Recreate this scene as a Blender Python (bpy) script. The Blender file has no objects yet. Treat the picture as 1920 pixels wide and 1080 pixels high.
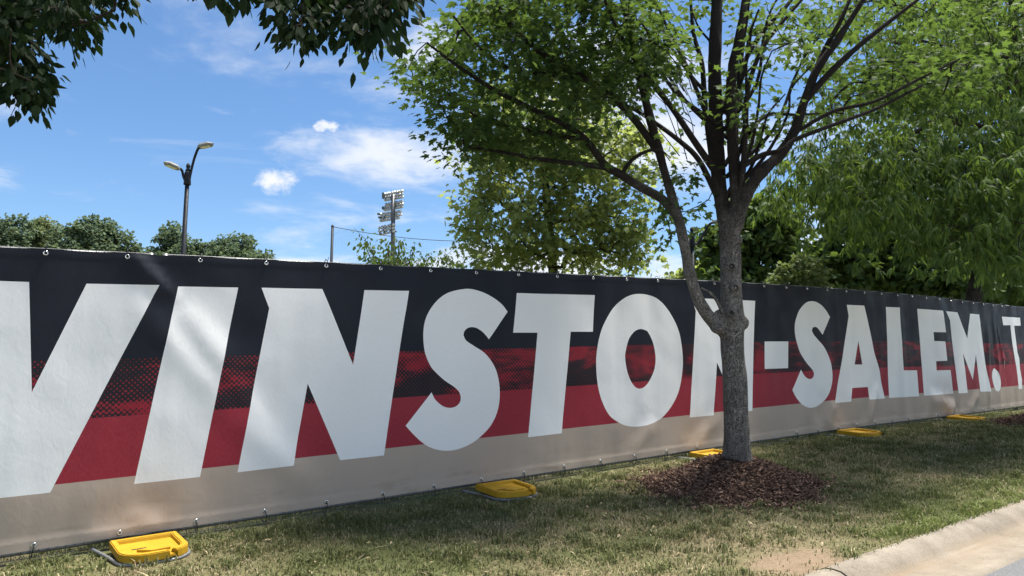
import bpy, bmesh, math, random
import numpy as np
from mathutils import Vector, Matrix
from mathutils.geometry import delaunay_2d_cdt

rng = np.random.default_rng(7)
random.seed(7)
SC = bpy.context.scene
COL = SC.collection

# ------------------------------------------------------------------ camera
FPX = 1387.0                       # focal length in pixels of a 1920 wide picture
PITCH = math.radians(7.5)
CAM = np.array([0.0, 0.0, 1.5])
cam_d = bpy.data.cameras.new('camera')
cam_d.sensor_width = 36.0
cam_d.lens = 36.0 * FPX / 1920.0
cam_d.clip_start = 0.05
cam_d.clip_end = 12000
cam = bpy.data.objects.new('camera', cam_d)
COL.objects.link(cam)
cam.location = CAM
cam.rotation_euler = (math.pi / 2 + PITCH, 0, 0)
SC.camera = cam

# ------------------------------------------------------------------ sun, sky, exposure
SUN_EL = math.radians(73)
SUN_AZ = math.radians(64)          # clockwise from +Y (straight ahead) towards +X
sd = np.array([math.sin(SUN_AZ) * math.cos(SUN_EL), math.cos(SUN_AZ) * math.cos(SUN_EL), math.sin(SUN_EL)])
sun_l = bpy.data.lights.new('sun', 'SUN')
sun_l.energy = 3.6
sun_l.angle = math.radians(14)     # veiled by thin cloud: no crisp shadow anywhere
sun_l.color = (1.0, 0.95, 0.86)
sun = bpy.data.objects.new('sun', sun_l)
COL.objects.link(sun)
sun.rotation_euler = Vector(sd).to_track_quat('Z', 'Y').to_euler()
sun.location = (10, 10, 30)

SC.view_settings.view_transform = 'Standard'
SC.view_settings.look = 'None'
SC.view_settings.gamma = 1.0
SC.view_settings.use_curve_mapping = False
SC.view_settings.exposure = 1.72
SC.cycles.use_adaptive_sampling = True
SC.cycles.adaptive_threshold = 0.02
SC.cycles.max_bounces = 4
SC.cycles.diffuse_bounces = 3
SC.cycles.glossy_bounces = 2
SC.cycles.transmission_bounces = 3
SC.cycles.caustics_reflective = False
SC.cycles.caustics_refractive = False


class NT:
    """tiny helper round a node tree"""
    def __init__(self, tree):
        self.t = tree
        self.n = tree.nodes
        self.l = tree.links

    def new(self, typ, **kw):
        nd = self.n.new(typ)
        for k, v in kw.items():
            setattr(nd, k, v)
        return nd

    def put(self, sock, v):
        if isinstance(v, bpy.types.NodeSocket):
            self.l.new(v, sock)
        elif v is not None:
            sock.default_value = v

    def math(self, op, a, b=None, c=None, clamp=False):
        nd = self.new('ShaderNodeMath', operation=op, use_clamp=clamp)
        for i, v in enumerate((a, b, c)):
            if v is not None:
                self.put(nd.inputs[i], v)
        return nd.outputs[0]

    def vmath(self, op, a, b=None):
        nd = self.new('ShaderNodeVectorMath', operation=op)
        self.put(nd.inputs[0], a)
        if b is not None:
            self.put(nd.inputs[1], b)
        return nd.outputs[0]

    def noise(self, vec=None, scale=5.0, detail=4.0, rough=0.55, dist=0.0, out='Fac'):
        nd = self.new('ShaderNodeTexNoise')
        if vec is not None:
            self.put(nd.inputs['Vector'], vec)
        nd.inputs['Scale'].default_value = scale
        nd.inputs['Detail'].default_value = detail
        nd.inputs['Roughness'].default_value = rough
        nd.inputs['Distortion'].default_value = dist
        return nd.outputs[out]

    def ramp(self, fac, stops, interp='LINEAR'):
        nd = self.new('ShaderNodeValToRGB')
        cr = nd.color_ramp
        cr.interpolation = interp
        while len(cr.elements) < len(stops):
            cr.elements.new(0.5)
        for e, (p, c) in zip(cr.elements, stops):
            e.position = p
            e.color = c if len(c) == 4 else (*c, 1)
        self.put(nd.inputs[0], fac)
        return nd.outputs[0]

    def maprange(self, v, a, b, c=0.0, d=1.0, smooth=True):
        nd = self.new('ShaderNodeMapRange')
        nd.interpolation_type = 'SMOOTHSTEP' if smooth else 'LINEAR'
        self.put(nd.inputs['Value'], v)
        nd.inputs['From Min'].default_value = a
        nd.inputs['From Max'].default_value = b
        nd.inputs['To Min'].default_value = c
        nd.inputs['To Max'].default_value = d
        return nd.outputs[0]

    def mix(self, fac, a, b, blend='MIX'):
        nd = self.new('ShaderNodeMix', data_type='RGBA', blend_type=blend)
        self.put(nd.inputs[0], fac)
        for s, v in ((nd.inputs[6], a), (nd.inputs[7], b)):
            if isinstance(v, tuple) and len(v) == 3:
                v = (*v, 1)
            self.put(s, v)
        return nd.outputs[2]

    def mapping(self, vec, scale=(1, 1, 1), rot=(0, 0, 0), loc=(0, 0, 0)):
        nd = self.new('ShaderNodeMapping')
        self.put(nd.inputs['Vector'], vec)
        nd.inputs['Location'].default_value = loc
        nd.inputs['Rotation'].default_value = rot
        nd.inputs['Scale'].default_value = scale
        return nd.outputs[0]

    def bump(self, h, strength=0.3, dist=0.01):
        nd = self.new('ShaderNodeBump')
        nd.inputs['Strength'].default_value = strength
        nd.inputs['Distance'].default_value = dist
        self.put(nd.inputs['Height'], h)
        return nd.outputs[0]


def ray(px, py):
    r = (px - 960.0) / FPX
    u = -(py - 540.0) / FPX
    return np.array([r, math.cos(PITCH) - u * math.sin(PITCH), math.sin(PITCH) + u * math.cos(PITCH)])


def at(px, py, depth):
    return CAM + ray(px, py) * depth


def angles(px, py):
    v = ray(px, py)
    v = v / np.linalg.norm(v)
    return math.atan2(v[0], v[1]), math.asin(v[2])


CLOUD_LOC = (2.55, -6.6, 0.0)


def build_world():
    w = bpy.data.worlds.new('World')
    SC.world = w
    w.use_nodes = True
    T = NT(w.node_tree)
    T.n.clear()
    out = T.new('ShaderNodeOutputWorld')
    bg = T.new('ShaderNodeBackground')
    bg.inputs['Strength'].default_value = 0.054
    sky = T.new('ShaderNodeTexSky', sky_type='NISHITA')
    sky.sun_disc = False
    sky.sun_elevation = SUN_EL
    sky.sun_rotation = SUN_AZ
    sky.altitude = 250
    sky.air_density = 1.0
    sky.dust_density = 0.35
    sky.ozone_density = 3.0
    tc = T.new('ShaderNodeTexCoord')
    d = tc.outputs['Generated']
    sep = T.new('ShaderNodeSeparateXYZ')
    T.put(sep.inputs[0], d)
    az = T.math('ARCTAN2', sep.outputs[0], sep.outputs[1])
    el = T.math('ARCSINE', sep.outputs[2])
    comb = T.new('ShaderNodeCombineXYZ')
    T.put(comb.inputs[0], az)
    T.put(comb.inputs[1], el)
    ae = comb.outputs[0]
    # wispy streak noise, stretched sideways, and finer curdled noise
    n_str = T.noise(T.mapping(ae, scale=(3.2, 14, 1), rot=(0, 0, 0.10)), 1.6, 6, 0.6, 0.6)
    n_fine = T.noise(T.mapping(ae, scale=(7, 16, 1)), 2.6, 8, 0.62, 0.35)
    n_puff = T.noise(T.mapping(ae, scale=(24, 32, 1)), 1.5, 7, 0.6, 0.2)

    def blob(px, py, rx, ry, tilt=0.0):
        a0, e0 = angles(px, py)
        rx, ry = rx / FPX, ry / FPX
        m = T.mapping(T.vmath('SUBTRACT', ae, (a0, e0, 0)), scale=(1, 1, 1), rot=(0, 0, tilt))
        m = T.mapping(m, scale=(1 / rx, 1 / ry, 1))
        ln = T.new('ShaderNodeVectorMath', operation='LENGTH')
        T.put(ln.inputs[0], m)
        return T.maprange(ln.outputs['Value'], 1.0, 0.0, 0.0, 1.0, smooth=False)

    def add(a, b):
        return T.math('MAXIMUM', a, b)

    # broad flat cloud by the maple
    b1 = blob(735, 292, 290, 84)
    c1 = T.maprange(T.math('ADD', b1, T.math('MULTIPLY', T.math('SUBTRACT', n_fine, 0.5), 1.15)), 0.16, 0.95, 0, 0.85)
    b2 = blob(516, 338, 62, 32)
    c2 = T.maprange(T.math('ADD', b2, T.math('MULTIPLY', T.math('SUBTRACT', n_puff, 0.5), 1.9)), 0.20, 1.0, 0, 1.0)
    c2 = T.math('MULTIPLY', c2, T.maprange(b2, 0.0, 0.25))
    b3 = blob(610, 234, 34, 20)
    c3 = T.maprange(T.math('ADD', b3, T.math('MULTIPLY', T.math('SUBTRACT', n_puff, 0.5), 1.9)), 0.28, 0.7, 0, 0.9)
    c3 = T.math('MULTIPLY', c3, T.maprange(b3, 0.0, 0.25))
    b4 = blob(800, 90, 150, 90)
    c4 = T.maprange(T.math('ADD', b4, T.math('MULTIPLY', T.math('SUBTRACT', n_fine, 0.5), 1.6)), 0.25, 1.0, 0, 0.7)
    # fair-weather cloud field over the whole sky; unseen part added as fill light
    den = T.math('ADD', sep.outputs[2], 0.12)
    pc = T.new('ShaderNodeCombineXYZ')
    T.put(pc.inputs[0], T.math('DIVIDE', sep.outputs[0], den))
    T.put(pc.inputs[1], T.math('DIVIDE', sep.outputs[1], den))
    n_cum = T.noise(T.mapping(pc.outputs[0], loc=CLOUD_LOC), 0.85, 8, 0.58, 0.25)
    c6 = T.maprange(n_cum, 0.48, 0.63, 0, 0.9)
    b5 = blob(1290, 300, 130, 110)
    c5 = T.maprange(T.math('ADD', b5, T.math('MULTIPLY', T.math('SUBTRACT', n_fine, 0.5), 1.6)), 0.35, 1.1, 0, 0.6)
    cir = T.maprange(n_str, 0.55, 0.85, 0, 0.42)
    cl = cir
    for c in (c1, c2, c3, c4, c5, c6):
        cl = add(cl, c)
    # clouds fade out below the horizon
    cl = T.math('MULTIPLY', cl, T.maprange(el, 0.0, 0.12, 0, 1))
    skyc = T.new('ShaderNodeHueSaturation')
    skyc.inputs['Saturation'].default_value = 1.14
    skyc.inputs['Value'].default_value = 1.0
    T.put(skyc.inputs['Color'], sky.outputs[0])
    col = T.mix(cl, skyc.outputs[0], (5.6, 5.75, 6.1))
    T.put(bg.inputs['Color'], col)
    T.l.new(bg.outputs[0], out.inputs['Surface'])


build_world()

# ------------------------------------------------------------------ mesh helpers


def link(o, parent=None):
    COL.objects.link(o)
    if parent is not None:
        o.parent = parent
    return o


def tag(o, label=None, cat=None, group=None, kind=None):
    if label:
        o['label'] = label
    if cat:
        o['category'] = cat
    if group:
        o['group'] = group
    if kind:
        o['kind'] = kind
    return o


def empty(name, loc, rz=0.0):
    o = bpy.data.objects.new(name, None)
    o.empty_display_size = 0.2
    o.location = loc
    o.rotation_euler = (0, 0, rz)
    return link(o)


def np_mesh(name, verts, tris, mats=(), midx=None, smooth=False, col=None, quads=None):
    """mesh from numpy arrays; tris (N,3) and optional quads (M,4)"""
    me = bpy.data.meshes.new(name)
    verts = np.asarray(verts, dtype=np.float32).reshape(-1, 3)
    tris = np.zeros((0, 3), np.int32) if tris is None else np.asarray(tris, dtype=np.int32).reshape(-1, 3)
    quads = np.zeros((0, 4), np.int32) if quads is None else np.asarray(quads, dtype=np.int32).reshape(-1, 4)
    nt, nq = len(tris), len(quads)
    me.vertices.add(len(verts))
    me.vertices.foreach_set('co', verts.ravel())
    me.loops.add(nt * 3 + nq * 4)
    me.loops.foreach_set('vertex_index', np.concatenate([tris.ravel(), quads.ravel()]))
    me.polygons.add(nt + nq)
    ls = np.concatenate([np.arange(nt) * 3, nt * 3 + np.arange(nq) * 4]).astype(np.int32)
    me.polygons.foreach_set('loop_start', ls)
    for m in mats:
        me.materials.append(m)
    if midx is not None:
        me.polygons.foreach_set('material_index', np.asarray(midx, dtype=np.int32))
    me.polygons.foreach_set('use_smooth', np.full(nt + nq, smooth, dtype=bool))
    if col is not None:
        a = me.attributes.new('col', 'FLOAT_COLOR', 'POINT')
        c = np.asarray(col, dtype=np.float32)
        if c.ndim == 1:
            c = np.stack([c, c, c], 1)
        if c.shape[1] == 3:
            c = np.concatenate([c, np.ones((len(c), 1), np.float32)], 1)
        a.data.foreach_set('color', c.ravel())
    me.update(calc_edges=True)
    me.validate()
    return me


def mesh_obj(name, me, parent=None):
    return link(bpy.data.objects.new(name, me), parent)


class MB:
    """collects quads/tris of simple shapes and turns them into one mesh"""
    def __init__(self):
        self.v, self.f = [], []

    def add(self, v, f):
        o = len(self.v)
        self.v += [tuple(map(float, p)) for p in v]
        self.f += [tuple(i + o for i in t) for t in f]

    def box(self, c, s, rot=None):
        c = np.array(c, float)
        h = np.array(s, float) / 2
        vs = [np.array([x, y, z]) * h for z in (-1, 1) for y in (-1, 1) for x in (-1, 1)]
        if rot is not None:
            vs = [rot @ p for p in vs]
        self.add([p + c for p in vs], [(0, 2, 3, 1), (4, 5, 7, 6), (0, 1, 5, 4), (2, 6, 7, 3), (0, 4, 6, 2), (1, 3, 7, 5)])

    def tube(self, pts, rad, n=8, cap=True):
        pts = [np.array(p, float) for p in pts]
        if not hasattr(rad, '__len__'):
            rad = [rad] * len(pts)
        v, f = tube_np(pts, rad, n)
        f = [tuple(q) for q in f]
        if cap:
            f.append(tuple(range(n))[::-1])
            b = (len(pts) - 1) * n
            f.append(tuple(range(b, b + n)))
        self.add(v, f)

    def prism(self, outline, z0, z1):
        n = len(outline)
        v = [(x, y, z0) for x, y in outline] + [(x, y, z1) for x, y in outline]
        f = [tuple(range(n))[::-1], tuple(range(n, 2 * n))]
        f += [(i, (i + 1) % n, n + (i + 1) % n, n + i) for i in range(n)]
        self.add(v, f)

    def mesh(self, name, mat, smooth=False, bevel=0.0):
        me = bpy.data.meshes.new(name)
        me.from_pydata(self.v, [], self.f)
        if bevel:
            bm = bmesh.new()
            bm.from_mesh(me)
            bmesh.ops.bevel(bm, geom=bm.edges[:], offset=bevel, segments=2, affect='EDGES', profile=0.6)
            bm.to_mesh(me)
            bm.free()
        me.materials.append(mat)
        me.polygons.foreach_set('use_smooth', np.full(len(me.polygons), smooth, dtype=bool))
        me.update()
        return me

    def build(self, name, mat, parent=None, smooth=False, bevel=0.0):
        return mesh_obj(name, self.mesh(name, mat, smooth, bevel), parent)


def tube_np(pts, rad, n=8):
    pts = np.asarray(pts, float)
    m = len(pts)
    tang = np.gradient(pts, axis=0)
    tang /= np.linalg.norm(tang, axis=1)[:, None] + 1e-9
    ref = np.array([0, 0, 1.0]) if abs(tang[0][2]) < 0.9 else np.array([1.0, 0, 0])
    u = np.cross(tang[0], ref)
    u /= np.linalg.norm(u)
    ang = np.arange(n) * 2 * math.pi / n
    V = np.zeros((m, n, 3))
    for i in range(m):
        u = u - tang[i] * np.dot(u, tang[i])
        u /= np.linalg.norm(u) + 1e-9
        w = np.cross(tang[i], u)
        V[i] = pts[i] + rad[i] * (np.cos(ang)[:, None] * u + np.sin(ang)[:, None] * w)
    i, j = np.meshgrid(np.arange(m - 1), np.arange(n), indexing='ij')
    a = i * n + j
    b = i * n + (j + 1) % n
    F = np.stack([a, b, b + n, a + n], -1).reshape(-1, 4)
    return V.reshape(-1, 3), F


def catmull(pts, k=4, closed=False):
    P = [np.array(p, float) for p in pts]
    out = []
    n = len(P)
    rngi = range(n if closed else n - 1)
    for i in rngi:
        p0 = P[(i - 1) % n] if closed or i > 0 else 2 * P[0] - P[1]
        p1, p2 = P[i], P[(i + 1) % n]
        p3 = P[(i + 2) % n] if closed or i + 2 < n else 2 * P[-1] - P[-2]
        for t in np.arange(k) / k:
            out.append(0.5 * ((2 * p1) + (p2 - p0) * t + (2 * p0 - 5 * p1 + 4 * p2 - p3) * t * t + (3 * p1 - p0 - 3 * p2 + p3) * t ** 3))
    if not closed:
        out.append(P[-1])
    return np.array(out)


def vnoise2(x, y, seed=0):
    """smooth value noise in 0..1, vectorised"""
    x = np.asarray(x, float)
    y = np.asarray(y, float)
    xi, yi = np.floor(x).astype(np.int64), np.floor(y).astype(np.int64)
    fx, fy = x - xi, y - yi
    fx, fy = fx * fx * (3 - 2 * fx), fy * fy * (3 - 2 * fy)

    def h(a, b):
        v = (a * 374761393 + b * 668265263 + seed * 974634777) & 0x7fffffff
        v = ((v ^ (v >> 13)) * 1274126177) & 0x7fffffff
        return ((v ^ (v >> 16)) & 0xffff) / 65535.0
    return (h(xi, yi) * (1 - fx) + h(xi + 1, yi) * fx) * (1 - fy) + (h(xi, yi + 1) * (1 - fx) + h(xi + 1, yi + 1) * fx) * fy


def fbm(x, y, seed=0, oct=4):
    s, a, t = 0.0, 1.0, 0.0
    for o in range(oct):
        s = s + a * vnoise2(np.asarray(x) * 2 ** o, np.asarray(y) * 2 ** o, seed + o * 17)
        t += a
        a *= 0.5
    return s / t


def vnoise3(p, seed=0):
    return (vnoise2(p[:, 0] + p[:, 2] * 0.71, p[:, 1] - p[:, 2] * 0.53, seed) + vnoise2(p[:, 2] * 1.1 + 9.3, p[:, 0] * 0.6 + p[:, 1] * 0.8, seed + 5)) / 2


# ------------------------------------------------------------------ materials


def mat(name):
    m = bpy.data.materials.new(name)
    m.use_nodes = True
    T = NT(m.node_tree)
    b = T.n['Principled BSDF']
    return m, T, b


def pmat(name, color, rough=0.6, metal=0.0, var=0.12, scale=8.0, bump=0.0, spec=0.4, bscale=60.0):
    """principled with noise mottling of its own colour"""
    m, T, b = mat(name)
    tc = T.new('ShaderNodeTexCoord').outputs['Object']
    n = T.noise(tc, scale, 5, 0.6)
    lo = tuple(c * (1 - var) for c in color)
    hi = tuple(min(1, c * (1 + var)) for c in color)
    T.put(b.inputs['Base Color'], T.ramp(n, [(0.3, lo), (0.7, hi)]))
    T.put(b.inputs['Roughness'], T.maprange(T.noise(tc, scale * 3, 3), 0.3, 0.7, max(0.05, rough - 0.08), min(1, rough + 0.08)))
    b.inputs['Metallic'].default_value = metal
    b.inputs['Specular IOR Level'].default_value = spec
    if bump:
        T.put(b.inputs['Normal'], T.bump(T.noise(tc, bscale, 4), bump, 0.004))
    return m


def leaf_mat(name, dark, light, trans, tfac=0.4, rough=0.6, spec=0.15):
    m, T, b = mat(name)
    out = T.n['Material Output']
    at_ = T.new('ShaderNodeAttribute', attribute_name='col')
    oi = T.new('ShaderNodeObjectInfo').outputs['Random']
    f = T.math('FRACT', T.math('ADD', at_.outputs['Fac'], T.math('MULTIPLY', oi, 0.999)))
    c = T.ramp(f, [(0.0, dark), (0.6, tuple((a + b_) / 2 for a, b_ in zip(dark, light))), (1.0, light)])
    T.put(b.inputs['Base Color'], c)
    b.inputs['Roughness'].default_value = rough
    b.inputs['Specular IOR Level'].default_value = spec
    tr = T.new('ShaderNodeBsdfTranslucent')
    T.put(tr.inputs['Color'], T.mix(f, tuple(0.75 * t for t in trans), trans))
    mx = T.new('ShaderNodeMixShader')
    mx.inputs[0].default_value = tfac
    T.l.new(b.outputs[0], mx.inputs[1])
    T.l.new(tr.outputs[0], mx.inputs[2])
    T.l.new(mx.outputs[0], out.inputs['Surface'])
    return m


def bark_mat(name, c0, c1, scale=1.0, dark_above=None):
    m, T, b = mat(name)
    tc = T.new('ShaderNodeTexCoord').outputs['Object']
    st = T.mapping(tc, scale=(20 * scale, 20 * scale, 2.6 * scale))
    n1 = T.noise(st, 3.0, 8, 0.7, 0.8)
    vo = T.new('ShaderNodeTexVoronoi', feature='DISTANCE_TO_EDGE')
    T.put(vo.inputs['Vector'], T.mapping(T.vmath('ADD', tc, T.vmath('SCALE', T.noise(tc, 9, 3, out='Color'), None)), scale=(30 * scale, 30 * scale, 5 * scale)))
    vo.inputs['Scale'].default_value = 1.0
    crack = T.maprange(vo.outputs['Distance'], 0.0, 0.22)
    h = T.math('ADD', T.math('MULTIPLY', crack, 0.6), n1)
    big = T.noise(tc, 4 * scale, 4, 0.6)
    spk = T.maprange(T.noise(tc, 70 * scale, 3, 0.7), 0.58, 0.8, 0, 0.22)
    c = T.ramp(T.math('MULTIPLY', h, 0.62), [(0.28, tuple(x * 0.16 for x in c0)), (0.5, tuple(x * 0.8 for x in c0)), (0.8, c1)])
    c = T.mix(T.maprange(big, 0.38, 0.62, 0, 0.45), c, tuple(x * 0.42 for x in c0))
    c = T.mix(spk, c, tuple(min(1, x * 1.5) for x in c1))
    if dark_above:
        # weathered grey plates low down, dark smooth young bark higher up the limbs
        sx = T.new('ShaderNodeSeparateXYZ')
        T.put(sx.inputs[0], tc)
        hz = T.math('ADD', sx.outputs[2], T.math('MULTIPLY', big, 0.8))
        c = T.mix(T.maprange(hz, dark_above + 0.2, dark_above + 1.3), c, T.mix(n1, (0.022, 0.018, 0.016), (0.07, 0.06, 0.052)))
    T.put(b.inputs['Base Color'], c)
    b.inputs['Roughness'].default_value = 0.92
    b.inputs['Specular IOR Level'].default_value = 0.15
    T.put(b.inputs['Normal'], T.bump(h, 1.0, 0.05))
    return m


M = {}
M['bark_maple'] = bark_mat('maple bark', (0.42, 0.385, 0.345), (0.66, 0.61, 0.55), 0.8, 1.9)
M['bark_oak'] = bark_mat('oak bark', (0.08, 0.07, 0.062), (0.2, 0.18, 0.16))
M['bark_twig'] = pmat('twig bark', (0.055, 0.042, 0.034), 0.9, var=0.3, scale=20)
M['leaf_maple'] = leaf_mat('maple leaf', (0.020, 0.050, 0.020), (0.07, 0.108, 0.036), (0.135, 0.215, 0.036), 0.43)
M['leaf_oak'] = leaf_mat('willow oak leaf', (0.042, 0.085, 0.026), (0.105, 0.165, 0.048), (0.2, 0.3, 0.045), 0.42, 0.55, 0.14)
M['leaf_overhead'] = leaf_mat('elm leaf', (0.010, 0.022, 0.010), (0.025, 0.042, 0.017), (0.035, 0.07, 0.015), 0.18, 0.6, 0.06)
M['leaf_sycamore'] = leaf_mat('sycamore leaf', (0.085, 0.13, 0.05), (0.20, 0.235, 0.09), (0.38, 0.45, 0.11), 0.5)
M['leaf_dark'] = leaf_mat('dark broadleaf', (0.045, 0.08, 0.028), (0.10, 0.145, 0.05), (0.16, 0.24, 0.04), 0.36)
M['leaf_pale'] = leaf_mat('pale shrub leaf', (0.08, 0.12, 0.045), (0.17, 0.2, 0.08), (0.2, 0.26, 0.06), 0.35)
M['leaf_far'] = leaf_mat('far tree leaf', (0.075, 0.115, 0.075), (0.14, 0.185, 0.115), (0.18, 0.24, 0.11), 0.32, 0.7, 0.05)  # bluish haze of distance is put into this leaf colour
M['leaf_far_pale'] = leaf_mat('far pale tree leaf', (0.13, 0.165, 0.085), (0.2, 0.23, 0.12), (0.22, 0.27, 0.1), 0.3, 0.7, 0.1)
M['steel'] = pmat('galvanised steel', (0.20, 0.205, 0.215), 0.5, 0.5, 0.25, 30, 0.05)
M['wire'] = pmat('mesh wire', (0.12, 0.125, 0.13), 0.5, 0.6, 0.2, 40)
M['chrome'] = pmat('grommet brass plate', (0.75, 0.74, 0.72), 0.25, 1.0, 0.1, 40)
M['tie'] = pmat('black nylon tie', (0.012, 0.012, 0.013), 0.45, 0, 0.2, 40)
M['yellow'] = pmat('yellow plastic', (0.50, 0.275, 0.012), 0.55, 0, 0.2, 7, 0.15, 0.3, 140)
_m, _T, _b = mat('scuffed yellow plastic')
_tc = _T.new('ShaderNodeTexCoord').outputs['Object']
_oi = _T.new('ShaderNodeObjectInfo').outputs['Location']
_n = _T.noise(_T.vmath('ADD', _tc, _oi), 9, 6, 0.65, 0.5)
_f = _T.noise(_T.vmath('ADD', _tc, _oi), 60, 4, 0.7)
_c = _T.ramp(_n, [(0.3, (0.37, 0.205, 0.008)), (0.7, (0.47, 0.28, 0.014))])
_c = _T.mix(_T.maprange(_T.math('ADD', _T.math('MULTIPLY', _n, 0.6), _T.math('MULTIPLY', _f, 0.4)), 0.52, 0.72, 0, 0.6), _c, (0.20, 0.13, 0.05))
_T.put(_b.inputs['Base Color'], _c)
_b.inputs['Roughness'].default_value = 0.6
_b.inputs['Specular IOR Level'].default_value = 0.3
_T.put(_b.inputs['Normal'], _T.bump(_f, 0.15, 0.004))
M['yellow'] = _m
M['hole'] = pmat('dark hole shade', (0.02, 0.02, 0.02), 0.8)  # dark colour standing in for the shade inside openings
M['pole'] = pmat('dark painted pole', (0.014, 0.016, 0.022), 0.6, 0.0, 0.15, 6, 0, 0.2)
M['lamp'] = pmat('lamp head paint', (0.20, 0.195, 0.185), 0.5, 0.1, 0.1, 6)
M['lamp_lens'] = pmat('lamp lens', (0.55, 0.55, 0.52), 0.3, 0.0, 0.05, 6)
M['flood'] = pmat('floodlight reflector', (0.55, 0.56, 0.58), 0.4, 0.2, 0.2, 3)
M['tower'] = pmat('tower steel', (0.10, 0.105, 0.11), 0.5, 0.4, 0.15, 2)
M['net'] = pmat('black netting', (0.02, 0.022, 0.026), 0.8)


def mulch_mat():
    m, T, b = mat('dark red mulch')
    a = T.new('ShaderNodeAttribute', attribute_name='col').outputs['Fac']
    tc = T.new('ShaderNodeTexCoord').outputs['Object']
    n = T.noise(tc, 60, 4, 0.65)
    f = T.math('ADD', T.math('MULTIPLY', a, 0.75), T.math('MULTIPLY', n, 0.25))
    T.put(b.inputs['Base Color'], T.ramp(f, [(0.0, (0.03, 0.016, 0.013)), (0.45, (0.10, 0.058, 0.040)), (0.8, (0.20, 0.125, 0.09)), (1.0, (0.42, 0.31, 0.24))]))
    b.inputs['Roughness'].default_value = 0.85
    b.inputs['Specular IOR Level'].default_value = 0.2
    return m


def grass_mat():
    m, T, b = mat('grass blades')
    out = T.n['Material Output']
    a = T.new('ShaderNodeAttribute', attribute_name='col').outputs['Color']
    T.put(b.inputs['Base Color'], a)
    b.inputs['Roughness'].default_value = 0.55
    b.inputs['Specular IOR Level'].default_value = 0.25
    tr = T.new('ShaderNodeBsdfTranslucent')
    T.put(tr.inputs['Color'], a)
    mx = T.new('ShaderNodeMixShader')
    mx.inputs[0].default_value = 0.3
    T.l.new(b.outputs[0], mx.inputs[1])
    T.l.new(tr.outputs[0], mx.inputs[2])
    T.l.new(mx.outputs[0], out.inputs['Surface'])
    return m


def lawn_mat():
    m, T, b = mat('lawn soil and thatch')
    a = T.new('ShaderNodeAttribute', attribute_name='col')
    sepc = T.new('ShaderNodeSeparateColor')
    T.put(sepc.inputs[0], a.outputs['Color'])
    tc = T.new('ShaderNodeTexCoord').outputs['Object']
    fine = T.noise(tc, 45, 6, 0.7)
    mid = T.noise(tc, 6, 5, 0.6)
    thatch = T.ramp(fine, [(0.25, (0.09, 0.073, 0.042)), (0.55, (0.20, 0.165, 0.10)), (0.8, (0.34, 0.285, 0.185))])
    green = T.ramp(fine, [(0.25, (0.04, 0.048, 0.018)), (0.75, (0.13, 0.145, 0.055))])
    soil = T.ramp(T.math('ADD', T.math('MULTIPLY', fine, 0.6), T.math('MULTIPLY', mid, 0.4)), [(0.3, (0.14, 0.10, 0.066)), (0.7, (0.28, 0.21, 0.145))])
    c = T.mix(T.math('ADD', sepc.outputs[0], T.math('MULTIPLY', T.math('SUBTRACT', mid, 0.5), 0.6), clamp=True), green, thatch)
    c = T.mix(T.maprange(T.math('ADD', sepc.outputs[1], T.math('MULTIPLY', T.math('SUBTRACT', fine, 0.5), 0.9)), 0.35, 0.75), c, soil)
    T.put(b.inputs['Base Color'], c)
    b.inputs['Roughness'].default_value = 0.95
    b.inputs['Specular IOR Level'].default_value = 0.1
    T.put(b.inputs['Normal'], T.bump(fine, 0.8, 0.02))
    return m


def concrete_mat():
    m, T, b = mat('kerb concrete')
    geo = T.new('ShaderNodeNewGeometry').outputs['Position']
    fine = T.noise(geo, 90, 5, 0.7)
    mid = T.noise(geo, 3.5, 5, 0.65)
    # rusty silt washed along the gutter (runs with the kerb)
    al = T.mapping(geo, rot=(0, 0, -math.atan2(0.5793, 0.8151)), scale=(1, 1, 1))
    strk = T.noise(T.mapping(al, scale=(0.6, 9, 9)), 2.0, 5, 0.6)
    a = T.new('ShaderNodeAttribute', attribute_name='col').outputs['Fac']
    c = T.ramp(T.math('ADD', T.math('MULTIPLY', fine, 0.45), T.math('MULTIPLY', mid, 0.55)), [(0.34, (0.13, 0.110, 0.086)), (0.5, (0.225, 0.196, 0.158)), (0.66, (0.31, 0.275, 0.225))])
    silt = T.math('MULTIPLY', a, T.maprange(T.math('ADD', T.math('MULTIPLY', strk, 0.7), T.math('MULTIPLY', mid, 0.3)), 0.30, 0.62))
    c = T.mix(T.math('MULTIPLY', silt, 0.7), c, (0.20, 0.15, 0.10))
    pit = T.maprange(T.noise(geo, 160, 2, 0.6), 0.66, 0.74, 0, 0.6)
    c = T.mix(pit, c, (0.17, 0.14, 0.11))
    T.put(b.inputs['Base Color'], c)
    b.inputs['Roughness'].default_value = 0.9
    b.inputs['Specular IOR Level'].default_value = 0.2
    T.put(b.inputs['Normal'], T.bump(T.math('ADD', fine, mid), 0.35, 0.006))
    return m


def asphalt_mat():
    m, T, b = mat('asphalt')
    geo = T.new('ShaderNodeNewGeometry').outputs['Position']
    vo = T.new('ShaderNodeTexVoronoi')
    T.put(vo.inputs['Vector'], geo)
    vo.inputs['Scale'].default_value = 130
    fine = T.noise(geo, 160, 4, 0.7)
    c = T.ramp(T.math('ADD', T.math('MULTIPLY', vo.outputs['Distance'], 0.6), T.math('MULTIPLY', fine, 0.5)), [(0.2, (0.06, 0.061, 0.065)), (0.6, (0.115, 0.117, 0.122)), (0.9, (0.20, 0.20, 0.20))])
    T.put(b.inputs['Base Color'], c)
    b.inputs['Roughness'].default_value = 0.9
    T.put(b.inputs['Normal'], T.bump(vo.outputs['Distance'], 0.6, 0.006))
    return m


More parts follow.
